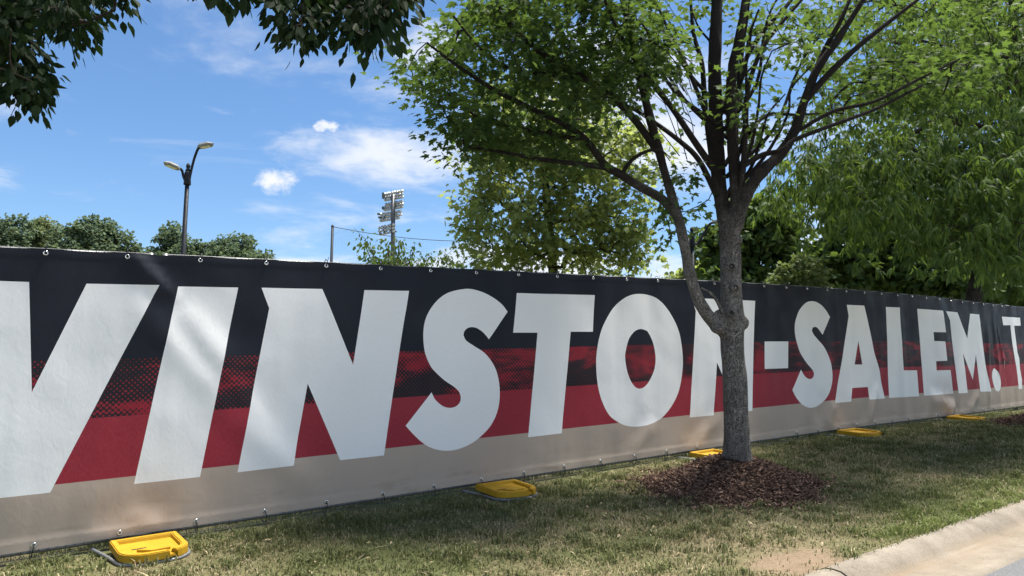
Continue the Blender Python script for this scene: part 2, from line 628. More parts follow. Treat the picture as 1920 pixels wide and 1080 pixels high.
def banner_mats():
    """printed vinyl: letters, dark field, halftone band, red band, tan band"""
    res = []
    for name, c in (('banner white print', (0.88, 0.885, 0.885)), ('banner dark print', (0.010, 0.0130, 0.0225)), ('banner halftone print', None), ('banner red print', (0.30, 0.017, 0.034)), ('banner tan print', (0.45, 0.365, 0.30))):
        m, T, b = mat(name)
        uv = T.new('ShaderNodeUVMap', uv_map='UVMap').outputs[0]
        weave = T.noise(T.mapping(uv, scale=(60, 8, 1)), 4, 4, 0.7)
        blot = T.noise(uv, 2.2, 6, 0.6)
        if c is None:
            # dots on a 45 degree screen; the tone field decides how big they are
            r = T.mapping(uv, rot=(0, 0, math.radians(45)), scale=(38, 38, 1))
            fr = T.vmath('FRACTION', r)
            ln = T.new('ShaderNodeVectorMath', operation='DISTANCE')
            T.put(ln.inputs[0], fr)
            ln.inputs[1].default_value = (0.5, 0.5, 0)
            dist = ln.outputs['Value']
            tone = T.noise(T.mapping(uv, rot=(0, 0, 0.9), scale=(0.9, 2.6, 1)), 1.5, 4, 0.55, 0.7)
            tone2 = T.noise(T.mapping(uv, rot=(0, 0, -0.6), scale=(3.5, 14, 1)), 1.2, 4, 0.6, 0.4)
            tt = T.math('ADD', T.math('MULTIPLY', tone, 0.72), T.math('MULTIPLY', tone2, 0.28))
            lvl = T.maprange(tt, 0.40, 0.66, 0.14, 0.93)
            inv = T.maprange(T.math('SUBTRACT', T.math('MULTIPLY', lvl, 0.72), dist), -0.05, 0.05)
            cc = T.mix(inv, (0.014, 0.0135, 0.018), (0.27, 0.017, 0.03))
        else:
            cc = T.mix(T.maprange(blot, 0.3, 0.75, 0, 0.10), c, tuple(x * 0.8 for x in c))
        cc = T.mix(T.maprange(weave, 0.35, 0.7, 0, 0.10), cc, (0.3, 0.29, 0.28) if (c is None or c[0] < 0.1) is False else (0.03, 0.032, 0.04))
        if name.endswith('tan print'):
            # rub marks and mud splash low on the cloth
            sep = T.new('ShaderNodeSeparateXYZ')
            T.put(sep.inputs[0], uv)
            low = T.math('MULTIPLY', T.maprange(sep.outputs[1], 0.30, 0.03, 0, 1), T.maprange(T.noise(T.mapping(uv, scale=(1.2, 5, 1)), 1.5, 5, 0.6), 0.50, 0.75, 0, 0.55))
            cc = T.mix(low, cc, (0.22, 0.165, 0.10))
        T.put(b.inputs['Base Color'], cc)
        T.put(b.inputs['Roughness'], T.maprange(blot, 0.3, 0.7, 0.5, 0.66))
        b.inputs['Specular IOR Level'].default_value = 0.2
        h = T.math('ADD', T.noise(T.mapping(uv, scale=(2.2, 1.4, 1)), 7, 5, 0.55, 1.2), T.math('MULTIPLY', weave, 0.10))
        T.put(b.inputs['Normal'], T.bump(h, 0.08, 0.02))
        res.append(m)
    return res


M['mulch'] = mulch_mat()
M['grass'] = grass_mat()
M['lawn'] = lawn_mat()
M['concrete'] = concrete_mat()
M['bounce_ground'] = pmat('pale plaza concrete', (0.52, 0.49, 0.44), 0.9, 0, 0.12, 0.6, 0.1)  # for unseen pale ground added to bounce light onto the banner
M['asphalt'] = asphalt_mat()
M['litter'] = pmat('dry litter', (0.34, 0.27, 0.16), 0.8, var=0.4, scale=3)
BAN = banner_mats()

# ------------------------------------------------------------------ frame of the place
D = np.array([0.8151, 0.5793])      # along the kerb and fence, uphill
N = np.array([-0.5793, 0.8151])     # from the road towards the fence
RZ = math.atan2(D[1], D[0])
ST_S = np.array([-60, -30, 0.18, 7.86, 9.41, 10.4, 11.3, 12.5, 13.2, 14.1, 15.2, 16.2, 16.7, 22, 40, 80])
ST_Q = np.array([5.96, 5.96, 5.96, 5.98, 6.00, 6.01, 6.02, 6.04, 6.07, 6.13, 6.20, 6.27, 6.30, 6.66, 8.0, 11.0])
ST_H = np.array([-2.6, -2.4, -1.077, -0.693, -0.626, -0.59, -0.558, -0.523, -0.505, -0.485, -0.457, -0.427, -0.412, -0.25, 0.1, 0.3]) + CAM[2]
QK = 2.81                            # back of the kerb


def xy(s, q):
    return np.asarray(s)[..., None] * D + np.asarray(q)[..., None] * N


def P3(s, q, z):
    a = xy(np.float64(s), np.float64(q))
    return np.array([a[0], a[1], z])


def sq(p):
    return p[..., :2] @ D, p[..., :2] @ N


def hk(s):
    s = np.asarray(s, float)
    return CAM[2] - 1.37 + 0.053 * np.clip(s, -30, 34)


def qf(s):
    return np.interp(s, ST_S, ST_Q)


def hf(s):
    return np.interp(s, ST_S, ST_H)


def ground(s, q):
    s = np.asarray(s, float)
    q = np.asarray(q, float)
    a, b = hk(s), hf(s) - 0.075
    t = (q - QK) / (qf(s) - QK)
    te = np.clip(t, 0, 1)
    z = a + (b - a) * (te * 0.8 + 0.2 * (te * te * (3 - 2 * te)))
    z = z + np.clip(q - qf(s), 0, 40) * 0.01
    return z + 0.012 * (fbm(s * 2.2, q * 2.2, 3) - 0.5) * np.clip((q - QK) * 3, 0, 1)


MOUND = [(5.9, 4.66, 0.88, 0.26), (13.75, 4.75, 0.9, 0.17)]    # s, q, radius, height


def bare(s, q):
    """0..1 how bare the soil is"""
    b = np.exp(-(((s - 4.35) / 0.55) ** 2 + ((q - 3.02) / 0.20) ** 2)) * 1.1
    b = b + 0.55 * np.exp(-(((s - 8.0) / 0.5) ** 2 + ((q - 3.9) / 0.20) ** 2))
    b = b + 0.35 * np.exp(-((q - QK) / 0.07) ** 2)
    return b * (0.45 + 0.9 * fbm(s * 4, q * 4, 11))


def dry(s, q):
    """0..1 how straw-coloured the turf is"""
    v = fbm(s * 0.9 + 3, q * 1.3, 21)
    v2 = fbm(s * 3.3, q * 3.8, 31)
    c = np.exp(-(((s - 4.6) / 1.3) ** 2 + ((q - 3.5) / 0.45) ** 2)) * 0.30
    c = c + np.exp(-(((s - 8.2) / 1.6) ** 2 + ((q - 4.2) / 0.5) ** 2)) * 0.24
    return np.clip((v * 0.55 + v2 * 0.45 - 0.34) * 1.9 + c, 0, 1)


# ------------------------------------------------------------------ setting: lawn, kerb, road, far ground
def grid(name, S, Q, zf, material, colf=None):
    s, q = np.meshgrid(S, Q, indexing='ij')
    p = xy(s, q)
    z = zf(s, q)
    V = np.concatenate([p, z[..., None]], -1).reshape(-1, 3)
    n, m = len(S), len(Q)
    i, j = np.meshgrid(np.arange(n - 1), np.arange(m - 1), indexing='ij')
    a = (i * m + j)
    F = np.stack([a, a + m, a + m + 1, a + 1], -1).reshape(-1, 4)
    col = None
    if colf is not None:
        col = colf(s, q).reshape(-1, 3)
    me = np_mesh(name, V, None, [material], None, True, col, F)
    o = mesh_obj(name, me)
    o['kind'] = 'structure'
    return o


S_ax = np.concatenate([[-4000, -1500, -600, -250, -120, -60, -30, -15, -8, -5], np.arange(-3, 20, 0.06), [20.3, 21, 22, 24, 28, 34, 45, 60, 90, 160, 400, 1200, 4000]])
Q_ax = np.concatenate([np.arange(QK, 7.0, 0.05), [7.4, 8, 9, 11, 14, 20, 30, 50, 90, 180, 400, 1000, 2500, 6000]])
grid('lawn', S_ax, Q_ax, ground, M['lawn'], lambda s, q: np.stack([dry(s, q), np.clip(bare(s, q), 0, 1), np.zeros_like(s)], -1))
S_r = np.concatenate([[-4000, -600, -120, -60, -30], np.arange(-20, 40, 2.0), [60, 160, 600, 4000]])
grid('road', S_r, np.array([-6.2, -4, -1.8, 0.4, 1.2, 2.262]), lambda s, q: hk(s) - 0.109 + 0.02 * np.clip((2.25 - q) / 4, 0, 1), M['asphalt'])
grid('bounce_pavement', S_r, np.array([-70, -40, -20, -12, -6.2]), lambda s, q: hk(s) + 0.03, M['bounce_ground'], lambda s, q: np.zeros(s.shape + (3,)))  # out of view behind the camera, added as a light reflector
grid('verge', S_r, np.array([-4000, -900, -300, -120, -70]), lambda s, q: hk(s) - 0.04, M['lawn'], lambda s, q: np.stack([np.full_like(s, 0.5), np.zeros_like(s), np.zeros_like(s)], -1))


def build_kerb():
    root = tag(empty('kerb', P3(0, QK, float(hk(0)))), kind='structure')
    # rolled kerb and gutter pan profile: (q, drop, silt)
    prof = [(QK + 0.012, -0.25, 0), (QK + 0.012, -0.012, 0), (QK, 0.002, 0), (QK - 0.05, 0.006, 0), (QK - 0.105, -0.001, 0.0), (QK - 0.145, -0.022, 0.1), (QK - 0.175, -0.055, 0.35), (QK - 0.20, -0.084, 0.9), (QK - 0.23, -0.096, 1.0), (QK - 0.30, -0.099, 0.8), (QK - 0.43, -0.100, 0.45), (QK - 0.555, -0.101, 0.25), (QK - 0.565, -0.25, 0.2)]
    joints = [-20, -12.7, -9.65, -6.6, -3.55, -0.5, 2.0, 4.42, 7.25, 10.3, 13.35, 16.4, 19.4, 30, 40]
    for k in range(len(joints) - 1):
        a, b = joints[k] + 0.006, joints[k + 1] - 0.006
        ns = max(2, int((b - a) / 0.08))
        S = np.linspace(a, b, ns)
        rows, cols = [], []
        dz = 0.004 * random.uniform(-1, 1)
        for si, s in enumerate(S):
            e = 0.006 if si in (0, ns - 1) else 0.0
            z0 = float(hk(s))
            for (q, h, c) in prof:
                wob = 0.006 * (float(fbm(s * 1.7, q * 6, 41)) - 0.5)
                pt = xy(np.float64(s), np.float64(q + wob))
                rows.append((pt[0], pt[1], z0 + h - e + dz + 0.008 * (float(fbm(s * 5, q * 22, 43)) - 0.5)))
                cols.append(c)
        m = len(prof)
        i, j = np.meshgrid(np.arange(ns - 1), np.arange(m - 1), indexing='ij')
        A = i * m + j
        F = np.stack([A, A + m, A + m + 1, A + 1], -1).reshape(-1, 4)
        F2 = [list(range(m)), list(range((ns - 1) * m, ns * m))]
        me = np_mesh('kerb_section', np.array(rows) - np.array(root.location), None, [M['concrete']], None, True, np.array(cols), F[:, ::-1])
        mesh_obj('kerb_section', me, root)


build_kerb()

# ------------------------------------------------------------------ banners
BH = 2.0                              # printed cloth height
S_SEAM = 16.12


def pix_to_fence(px, py):
    """pixel -> (s, v) on the curved fence line"""
    r = ray(px, py)
    rs, rq = r[:2] @ D, r[:2] @ N
    s = 6.0 * rs / rq
    for _ in range(25):
        s = float(qf(s)) * rs / rq
    t = float(qf(s)) / rq
    z = CAM[2] + r[2] * t
    return s, z - float(hf(s))


LET = {
    'W': [(-330, 517), (-200, 521), (-190, 740), (-75, 525), (54, 530), (59, 735), (161, 533), (296, 536), (93, 922), (-62, 938), (-68, 760), (-160, 950), (-320, 975)],
    'I': [(332, 538), (444, 540), (372, 893), (249, 906)],
    'N': [(487, 540.5), (600, 543), (657, 684), (679, 545), (761, 546.5), (714.5, 853), (633.5, 862), (573, 719.5), (546, 872), (442, 884.5), (501.5, 579)],
    'S': [(945.4, 585.4), (935, 572), (921, 560.5), (900.5, 549.3), (878.5, 543), (859, 543.5), (834.4, 550), (815.5, 563), (799.8, 583), (791, 604), (788, 628), (790, 656), (795, 673), (803, 689), (814, 701), (828, 713.5), (847, 726.5), (855.7, 736), (858.2, 746.6), (855.7, 755.5), (848.6, 762), (838.4, 764.5), (828, 762.6), (818.7, 757), (809.5, 748), (803.4, 735.6), (755.4, 797.8), (771.5, 815.5), (790.4, 832), (809.2, 841), (832.9, 844.5), (856.5, 840.5), (881.6, 828.5), (903.7, 810), (917.8, 792), (927.3, 770), (931.2, 745), (930.4, 720), (925, 697), (917.8, 682), (908, 668.5), (897.4, 658.5), (881.6, 648.6), (868, 639), (863, 629.5), (864.5, 622), (870.6, 616), (879.3, 614), (888, 616), (897.4, 622), (905, 630), (910, 637)],
    'T': [(963, 550.4), (1110.5, 554), (1106.7, 622.5), (1064.3, 622.5), (1047.4, 812), (984.6, 819.4), (1002.4, 624.4), (955.6, 624.4)],
    'O': [(1197, 551.6), (1177, 554), (1159.4, 563.9), (1141.4, 582.8), (1126, 610), (1117.8, 635), (1113, 665), (1112.6, 692), (1115.7, 724), (1123, 752), (1136, 778), (1154, 792), (1168, 797.7), (1185.8, 799.7), (1206.7, 797), (1229, 788), (1242.8, 776), (1256.7, 757), (1267.8, 733), (1273.3, 704), (1274.6, 675), (1270.5, 637), (1263.6, 612), (1255, 594.6), (1245.6, 580), (1233, 566), (1217.8, 556)],
    'O_hole': [(1197.6, 617.6), (1208, 621), (1215, 632), (1221, 649), (1224, 672), (1221.5, 693), (1215, 709), (1208, 720), (1199.7, 727), (1192.8, 729), (1185.8, 725.7), (1177.5, 715), (1170.5, 697), (1166.6, 672), (1167.8, 658), (1173, 637), (1181.7, 624), (1190, 618.6)],
    'N2': [(1290.5, 559), (1340, 561.5), (1371, 650), (1376, 563), (1411, 564.5), (1404.8, 770), (1377, 774), (1338, 680), (1332.6, 778.6), (1288, 782.5), (1297.7, 584)],
    'dash': [(1428.1, 640.6), (1472.4, 640.4), (1472, 690.4), (1428, 692)],
    'S2': [(1550.8, 594.5), (1542, 581), (1533, 571.5), (1523, 566), (1512.6, 565.5), (1503.7, 570), (1494.8, 580), (1489, 592), (1485, 606), (1484.4, 619), (1486, 633), (1489, 645), (1494, 660), (1506, 679), (1517, 692), (1520.7, 700), (1520, 706), (1517, 710), (1512.6, 711), (1506.7, 708), (1501.5, 702), (1496.6, 693), (1479.7, 731), (1486, 744), (1494.8, 755.5), (1506.7, 763), (1517, 764.3), (1529, 760.5), (1540.7, 751), (1549.6, 735), (1554, 717.8), (1555, 704), (1554, 692), (1551.5, 678), (1544.4, 659.5), (1537.8, 648), (1529, 638), (1520.7, 628), (1517, 620), (1518.5, 614.5), (1523, 613), (1528, 616), (1537, 628)],
    'A': [(1582, 572), (1614.5, 573.5), (1634, 660), (1643, 700), (1653.6, 747), (1625.5, 749), (1621.8, 725.5), (1592, 727.5), (1589.3, 753), (1559.3, 755.5), (1564.5, 720), (1574.8, 660), (1586, 592.5)],
    'A_hole': [(1603.2, 639.5), (1611, 683.6), (1597, 683.6)],
    'L': [(1655, 576), (1681.4, 577), (1687.5, 694.4), (1714.4, 694.4), (1717.8, 743), (1662, 746)],
    'E': [(1715, 579.3), (1761.5, 583), (1766.4, 623.5), (1744, 623), (1745.3, 639.7), (1765.5, 640.5), (1769.3, 676.6), (1749, 677.5), (1750, 694.5), (1775.5, 694), (1781.5, 738), (1727, 742)],
    'M': [(1768, 584), (1790.7, 586), (1808.6, 635), (1814, 588.5), (1832, 590), (1850, 734), (1832.3, 734.4), (1824.5, 664), (1818.5, 712), (1800.7, 663), (1809.3, 736.5), (1791, 737.5), (1775, 601)],
    'period': [(1859, 690), (1865, 696), (1869.6, 708), (1871, 721), (1869, 731.5), (1866, 734), (1861.5, 731), (1857, 719), (1855, 706), (1856, 696)],
    'T2': [(1874, 594), (1908, 596), (1909, 611), (1896.3, 611), (1902, 660), (1906, 673), (1906.7, 688), (1911, 712), (1911.4, 729), (1904.4, 729), (1902, 705), (1900, 688), (1897, 672), (1893, 643), (1889.6, 610), (1877, 610)],
    'W2': [(1915.5, 597), (1928, 598), (1941, 680), (1947, 600), (1958, 601), (1966, 682), (1972, 603), (1984, 604), (1972, 722), (1960, 723), (1953, 660), (1944, 724), (1934, 725)],
}


def smooth_poly(pts):
    """round the gentle corners of a traced outline, keep the sharp ones"""
    P = [np.array(p, float) for p in pts]
    n = len(P)
    sharp = []
    for i in range(n):
        a, b = P[i] - P[i - 1], P[(i + 1) % n] - P[i]
        c = np.dot(a, b) / (np.linalg.norm(a) * np.linalg.norm(b) + 1e-9)
        sharp.append(math.degrees(math.acos(max(-1, min(1, c)))) > 37)
    out = []
    for i in range(n):
        j = (i + 1) % n
        out.append(P[i])
        if sharp[i] and sharp[j]:
            continue
        if np.linalg.norm(P[j] - P[i]) > 45:
            continue
        p0 = P[i - 1] if not sharp[i] else 2 * P[i] - P[j]
        p3 = P[(j + 1) % n] if not sharp[j] else 2 * P[j] - P[i]
        for t in (0.25, 0.5, 0.75):
            out.append(0.5 * ((2 * P[i]) + (P[j] - p0) * t + (2 * p0 - 5 * P[i] + 4 * P[j] - p3) * t * t + (3 * P[i] - p0 - 3 * P[j] + p3) * t ** 3))
    return out


ROUND = ('S', 'S2', 'O', 'O_hole', 'period')
LSV = {k: np.array([pix_to_fence(*p) for p in (smooth_poly(v) if k in ROUND else v)]) for k, v in LET.items()}


def inside(poly, x, y):
    x0, y0 = poly[:, 0], poly[:, 1]
    x1, y1 = np.roll(x0, -1), np.roll(y0, -1)
    r = np.zeros(len(x), bool)
    for a, b, c, d in zip(x0, y0, x1, y1):
        k = (b > y) != (d > y)
        with np.errstate(divide='ignore', invalid='ignore'):
            r ^= k & (x < (c - a) * (y - b) / (d - b + 1e-15) + a)
    return r


GR_TOP = [pix_to_fence(x, y)[0] for x, y in ((85, 472), (240, 479), (375, 486), (497, 492), (610, 497), (711, 502), (803, 507), (887, 510))]
G_STEP = (GR_TOP[-1] - GR_TOP[0]) / 7.0
G_TOP = [GR_TOP[0] + G_STEP * k for k in range(-5, 33)]
G_BOT = [GR_TOP[0] + 0.07 + G_STEP * k for k in range(-5, 33)]

# creases: (pixel a, pixel b, half width m, height m, one-sided)
CRS = []
for a, b, wd, ht in (((242, 480), (330, 565), 0.045, 0.022), ((330, 565), (455, 700), 0.07, 0.016), ((250, 560), (420, 760), 0.07, 0.012), ((420, 760), (600, 930), 0.08, 0.012), ((345, 600), (500, 800), 0.05, 0.008),
                     ((640, 500), (800, 560), 0.06, 0.008), ((800, 515), (740, 600), 0.05, 0.007), ((885, 512), (800, 560), 0.05, 0.006),
                     ((1290, 845), (1345, 780), 0.06, 0.012), ((1175, 855), (1225, 790), 0.06, 0.008),
                     ((1545, 800), (1556, 752), 0.08, 0.022), ((1625, 792), (1640, 715), 0.05, 0.025), ((1640, 715), (1645, 640), 0.06, 0.014), ((1690, 782), (1684, 600), 0.06, 0.010),
                     ((1770, 775), (1785, 758), 0.09, 0.035), ((1740, 750), (1782, 760), 0.08, 0.02), ((1815, 770), (1828, 735), 0.06, 0.02), ((1850, 770), (1846, 600), 0.05, 0.02), ((1868, 700), (1856, 590), 0.04, 0.018), ((1880, 690), (1862, 600), 0.03, 0.014),
                     ((150, 1010), (330, 975), 0.05, 0.006), ((230, 960), (300, 985), 0.04, 0.005)):
    CRS.append((np.array(pix_to_fence(*a)), np.array(pix_to_fence(*b)), wd, ht))


def wrinkle(s, v):
    """how far the cloth stands off its frame (m), towards the road"""
    s = np.asarray(s, float)
    v = np.asarray(v, float)
    w = 0.030 * (fbm(s * 0.75, v * 0.6, 51, 3) - 0.4) * np.clip(np.minimum(v, BH - v) * 3, 0.12, 1)
    # soft vertical ripples hanging from the top ties, scallops between them
    ph = (s - G_TOP[0]) / G_STEP
    w = w + 0.0065 * np.cos(ph * 2 * math.pi) * np.exp(-(BH - v) / 0.22) * (0.4 + 1.2 * vnoise2(ph, ph * 0 + 0.5, 5))
    w = w + 0.011 * (vnoise2(s * 5.5, v * 0.7, 57) - 0.5) + 0.0022 * (vnoise2(s * 15, v * 1.1, 58) - 0.5)
    w = w + 0.012 * (fbm(s * 1.9 + v * 1.1, v * 1.7 - s * 0.8, 59, 3) - 0.5) * np.clip(np.minimum(v, BH - v) * 4, 0.1, 1)
    ph2 = (s - G_BOT[0]) / G_STEP
    w = w + 0.004 * np.cos(ph2 * 2 * math.pi) * np.exp(-v / 0.18)
    for a, b, wd, ht in CRS:
        ab = b - a
        L = np.linalg.norm(ab)
        u = ab / L
        t = (s - a[0]) * u[0] + (v - a[1]) * u[1]
        e = (s - a[0]) * -u[1] + (v - a[1]) * u[0]
        fade = np.clip(t / (0.25 * L) + 0.35, 0, 1) * np.clip((L - t) / (0.3 * L) + 0.2, 0, 1)
        fade = fade * np.exp(-(np.clip(-t, 0, None) + np.clip(t - L, 0, None)) / 0.12)
        ht = ht * 1.15
        wd = wd * 1.45
        w = w + ht * fade * np.exp(-(e / wd) ** 2)
        w = w - 0.5 * ht * fade * np.exp(-((e - 1.9 * wd) / (wd * 1.2)) ** 2)
    # the cloth cannot pass through the fence mesh behind it
    w = -0.012 + 0.004 * np.log1p(np.exp(np.clip((w + 0.012) / 0.004, -30, 30)))
    # doubled hem
    hem = 0.0025 * (1 / (1 + np.exp(-(v - (BH - 0.065)) / 0.0035)) + 1 / (1 + np.exp((v - 0.065) / 0.0035)))
    return w + hem


OFF = 0.045                              # rest distance of the cloth in front of the fence line


def cloth_pos(s, v):
    w = wrinkle(s, v) + OFF
    q = qf(s) - w
    p = xy(s, q)
    # the top edge dips a little between ties
    ph = (s - G_TOP[0]) / G_STEP
    edge = np.clip((v - (BH - 0.25)) / 0.25, 0, 1)
    z = hf(s) + v - 0.006 * edge * (0.5 - 0.5 * np.cos(ph * 2 * math.pi))
    return np.concatenate([p, z[..., None]], -1)


def make_banner(name, s0, s1, step, label):
    pts, edges = [], []

    def addpoly(P):
        o = len(pts)
        for p in P:
            pts.append(Vector((float(p[0]), float(p[1]))))
        n = len(P)
        edges.extend((o + i, o + (i + 1) % n) for i in range(n))
    # border + print band lines as subdivided constraints
    bands = [0.0, 0.405, 0.83, 1.235, BH]
    S = [s0]
    while S[-1] < s1 - 1e-6:
        S.append(min(s1, S[-1] + step * (0.6 + max(0, S[-1]) * 0.05)))
    S = np.array(S)
    for v in bands:
        o = len(pts)
        for s in S:
            pts.append(Vector((float(s), v)))
        edges.extend((o + i, o + i + 1) for i in range(len(S) - 1))
    vs = np.concatenate([np.arange(0.05, BH, 0.055), [0.06, 0.07, BH - 0.06, BH - 0.07]])
    for v in vs:
        if min(abs(v - b) for b in bands) < 0.012:
            continue
        for i, s in enumerate(S):
            jitter = 0.3 * step * (0.5 - random.random()) if 0 < i < len(S) - 1 else 0
            pts.append(Vector((float(s + jitter), float(v))))
    for v0, v1 in zip(bands[:-1], bands[1:]):
        pass
    mine = {}
    for k, P in LSV.items():
        c = P[:, 0].mean()
        if s0 < c < s1:
            mine[k] = P
            Q = P.copy()
            Q[:, 0] = np.clip(Q[:, 0], s0 + 0.004, s1 - 0.004)
            # split long edges so the outline follows the folds
            R = []
            for i in range(len(Q)):
                a, b = Q[i], Q[(i + 1) % len(Q)]
                m = max(1, int(np.linalg.norm(b - a) / 0.08))
                for t in range(m):
                    R.append(a + (b - a) * t / m)
            addpoly(R)
    vo, eo, fo, *_ = delaunay_2d_cdt(pts, edges, [], 0, 1e-6)
    V2 = np.array([(p[0], p[1]) for p in vo])
    F = np.array([f for f in fo if len(f) == 3], dtype=np.int32)
    cen = V2[F].mean(1)
    area = np.abs((V2[F[:, 1], 0] - V2[F[:, 0], 0]) * (V2[F[:, 2], 1] - V2[F[:, 0], 1]) - (V2[F[:, 2], 0] - V2[F[:, 0], 0]) * (V2[F[:, 1], 1] - V2[F[:, 0], 1]))
    ok = (area > 1e-14)
    F, cen = F[ok], cen[ok]
    mi = np.where(cen[:, 1] < 0.405, 4, np.where(cen[:, 1] < 0.83, 3, np.where(cen[:, 1] < 1.235, 2, 1)))
    for k, P in mine.items():
        if k.endswith('_hole'):
            continue
        r = inside(P, cen[:, 0], cen[:, 1])
        if k + '_hole' in mine:
            r &= ~inside(mine[k + '_hole'], cen[:, 0], cen[:, 1])
        mi[r] = 0
    P = cloth_pos(V2[:, 0], V2[:, 1])
    base = P3(s0, float(qf(s0)) - OFF, float(hf(s0)))
    me = np_mesh(name, P - base, F, BAN, mi, True)
    uv = me.uv_layers.new(name='UVMap')
    li = np.zeros(len(me.loops), np.int32)
    me.loops.foreach_get('vertex_index', li)
    uv.data.foreach_set('uv', V2[li].astype(np.float32).ravel())
    # analytic normals so that sliver triangles do not show
    e = 0.004
    ds = cloth_pos(V2[:, 0] + e, V2[:, 1]) - cloth_pos(V2[:, 0] - e, V2[:, 1])
    dv = cloth_pos(V2[:, 0], V2[:, 1] + e) - cloth_pos(V2[:, 0], V2[:, 1] - e)
    nn = np.cross(ds, dv)
    nn /= np.linalg.norm(nn, axis=1)[:, None]
    if len(me.vertices) == len(nn):
        me.normals_split_custom_set_from_vertices([tuple(x) for x in nn])
    o = mesh_obj(name, me)
    o.location = base
    tag(o, label, 'banner')
    return o, base


ban1, base1 = make_banner('printed_banner', -3.6, S_SEAM, 0.05, 'long dark, red and tan printed banner with big white WINSTON-SALEM letters')
ban2, base2 = make_banner('printed_banner', S_SEAM + 0.006, 20.5, 0.07, 'further printed banner beyond the seam, starting with a thin white T')
ban1['group'] = ban2['group'] = 'banners tied along the fence'


def torus_mesh(name, R, r, material, n=16, m=6):
    mb = MB()
    V, F = [], []
    for i in range(n):
        a = 2 * math.pi * i / n
        for j in range(m):
            b = 2 * math.pi * j / m
            V.append(((R + r * math.cos(b)) * math.cos(a), r * math.sin(b), (R + r * math.cos(b)) * math.sin(a)))
            F.append((i * m + j, ((i + 1) % n) * m + j, ((i + 1) % n) * m + (j + 1) % m, i * m + (j + 1) % m))
    mb.add(V, F)
    return mb.mesh(name, material, True)


def build_grommets():
    gm = torus_mesh('grommet', 0.0125, 0.0055, M['chrome'])
    tt = MB()
    tt.tube(catmull([(0, -0.006, 0), (0.003, -0.016, 0.012), (0.004, -0.01, 0.035), (0.002, 0.03, 0.062), (0, 0.062, 0.045), (0, 0.045, 0.005), (0, 0.01, -0.002)], 3), 0.0032, 5)
    tt.tube([(0.004, -0.012, 0.03), (0.012, -0.02, 0.075)], 0.002, 4)
    tm = tt.mesh('zip_tie', M['tie'], True)
    tb = MB()
    tb.tube(catmull([(0, -0.006, 0), (0.002, -0.016, -0.015), (0.003, -0.012, -0.06), (0.002, 0.03, -0.095), (0, 0.065, -0.07), (0, 0.045, -0.01), (0, 0.01, 0.002)], 3), 0.0032, 5)
    tb.tube([(0.003, -0.012, -0.055), (-0.012, -0.03, -0.115)], 0.002, 4)
    bm_ = tb.mesh('zip_tie', M['tie'], True)
    for sl, v, tie in ((G_TOP, BH - 0.032, tm), (G_BOT, 0.030, bm_)):
        for k, s in enumerate(sl):
            if s < -3.4 or s > 20.2:
                continue
            par, base = (ban1, base1) if s < S_SEAM else (ban2, base2)
            p = cloth_pos(np.array([s]), np.array([v]))[0] - base
            g = mesh_obj('grommet', gm, par)
            g.location = p - np.array([N[0], N[1], 0]) * 0.003
            g.rotation_euler = (0, 0, RZ)
            if random.random() < 0.86:
                t = mesh_obj('zip_tie', tie, par)
                t.location = p
                t.rotation_euler = (0, random.uniform(-0.25, 0.25), RZ + random.uniform(-0.2, 0.2))


build_grommets()

# ------------------------------------------------------------------ fence panels and their feet
FEET = [-2.05, 1.0, 3.97, 6.85, 9.92, 13.25, 16.7, 20.0]
FEET_LABEL = [None, 'yellow weighted fence foot nearest the camera, between the W and the I', 'yellow weighted fence foot on the grass below the S and T of WINSTON', 'yellow weighted fence foot half hidden behind the maple trunk', 'yellow weighted fence foot under the A of SALEM', 'farthest yellow weighted fence foot, under the M', None, None]


def fence_panel(s0, s1, label):
    p0 = P3(s0, float(qf(s0)), float(hf(s0)))
    root = empty('mesh_fence', p0)
    tag(root, label, 'fence', 'temporary mesh fence panels behind the banner')

    def pt(s, v, off=0.0):
        return P3(s, float(qf(s)) + off, float(hf(s)) + v) - p0
    for v, nm in ((BH - 0.006, 'top_rail'), (-0.016, 'bottom_rail')):
        mb = MB()
        mb.tube([pt(s, v) for s in np.linspace(s0 + 0.05, s1 - 0.05, 6)], 0.0155, 8)
        mb.build(nm, M['steel'], root, True)
    for s in (s0 + 0.05, s1 - 0.05):
        mb = MB()
        mb.tube([pt(s, -0.09), pt(s, 1.0), pt(s, BH + 0.012)], 0.0205, 8)
        mb.build('post', M['steel'], root, True)
    # welded wire mesh: uncountable, one part
    nv = int((s1 - s0) / 0.052)
    V, F = [], []
    o = 0
    for k in range(1, nv):
        s = s0 + 0.05 + (s1 - s0 - 0.1) * k / nv
        v, f = tube_np([pt(s, -0.06, -0.022), pt(s, BH + 0.006, -0.022)], [0.0022] * 2, 4)
        V.append(v)
        F.append(f + o)
        o += len(v)
    for vv in [-0.05, 0.1, 0.25] + list(np.arange(0.4, BH, 0.2)) + [BH - 0.05, BH + 0.004]:
        v, f = tube_np([pt(s, vv, -0.026) for s in np.linspace(s0 + 0.05, s1 - 0.05, 5)], [0.0022] * 5, 4)
        V.append(v)
        F.append(f + o)
        o += len(v)
    me = np_mesh('wire_mesh', np.concatenate(V), None, [M['wire']], None, False, None, np.concatenate(F))
    w = mesh_obj('wire_mesh', me, root)
    w['kind'] = 'stuff'


PANEL_LABEL = ['galvanised mesh fence panel behind the W at the left edge', 'galvanised mesh fence panel behind the I and the first N', 'galvanised mesh fence panel behind the T and O of WINSTON', 'galvanised mesh fence panel behind the maple trunk and the hyphen', 'galvanised mesh fence panel behind the A and L of SALEM', 'galvanised mesh fence panel behind the M and the full stop', 'galvanised mesh fence panel at the right edge behind the second banner']
for k in range(len(FEET) - 1):
    fence_panel(FEET[k], FEET[k + 1], PANEL_LABEL[k])


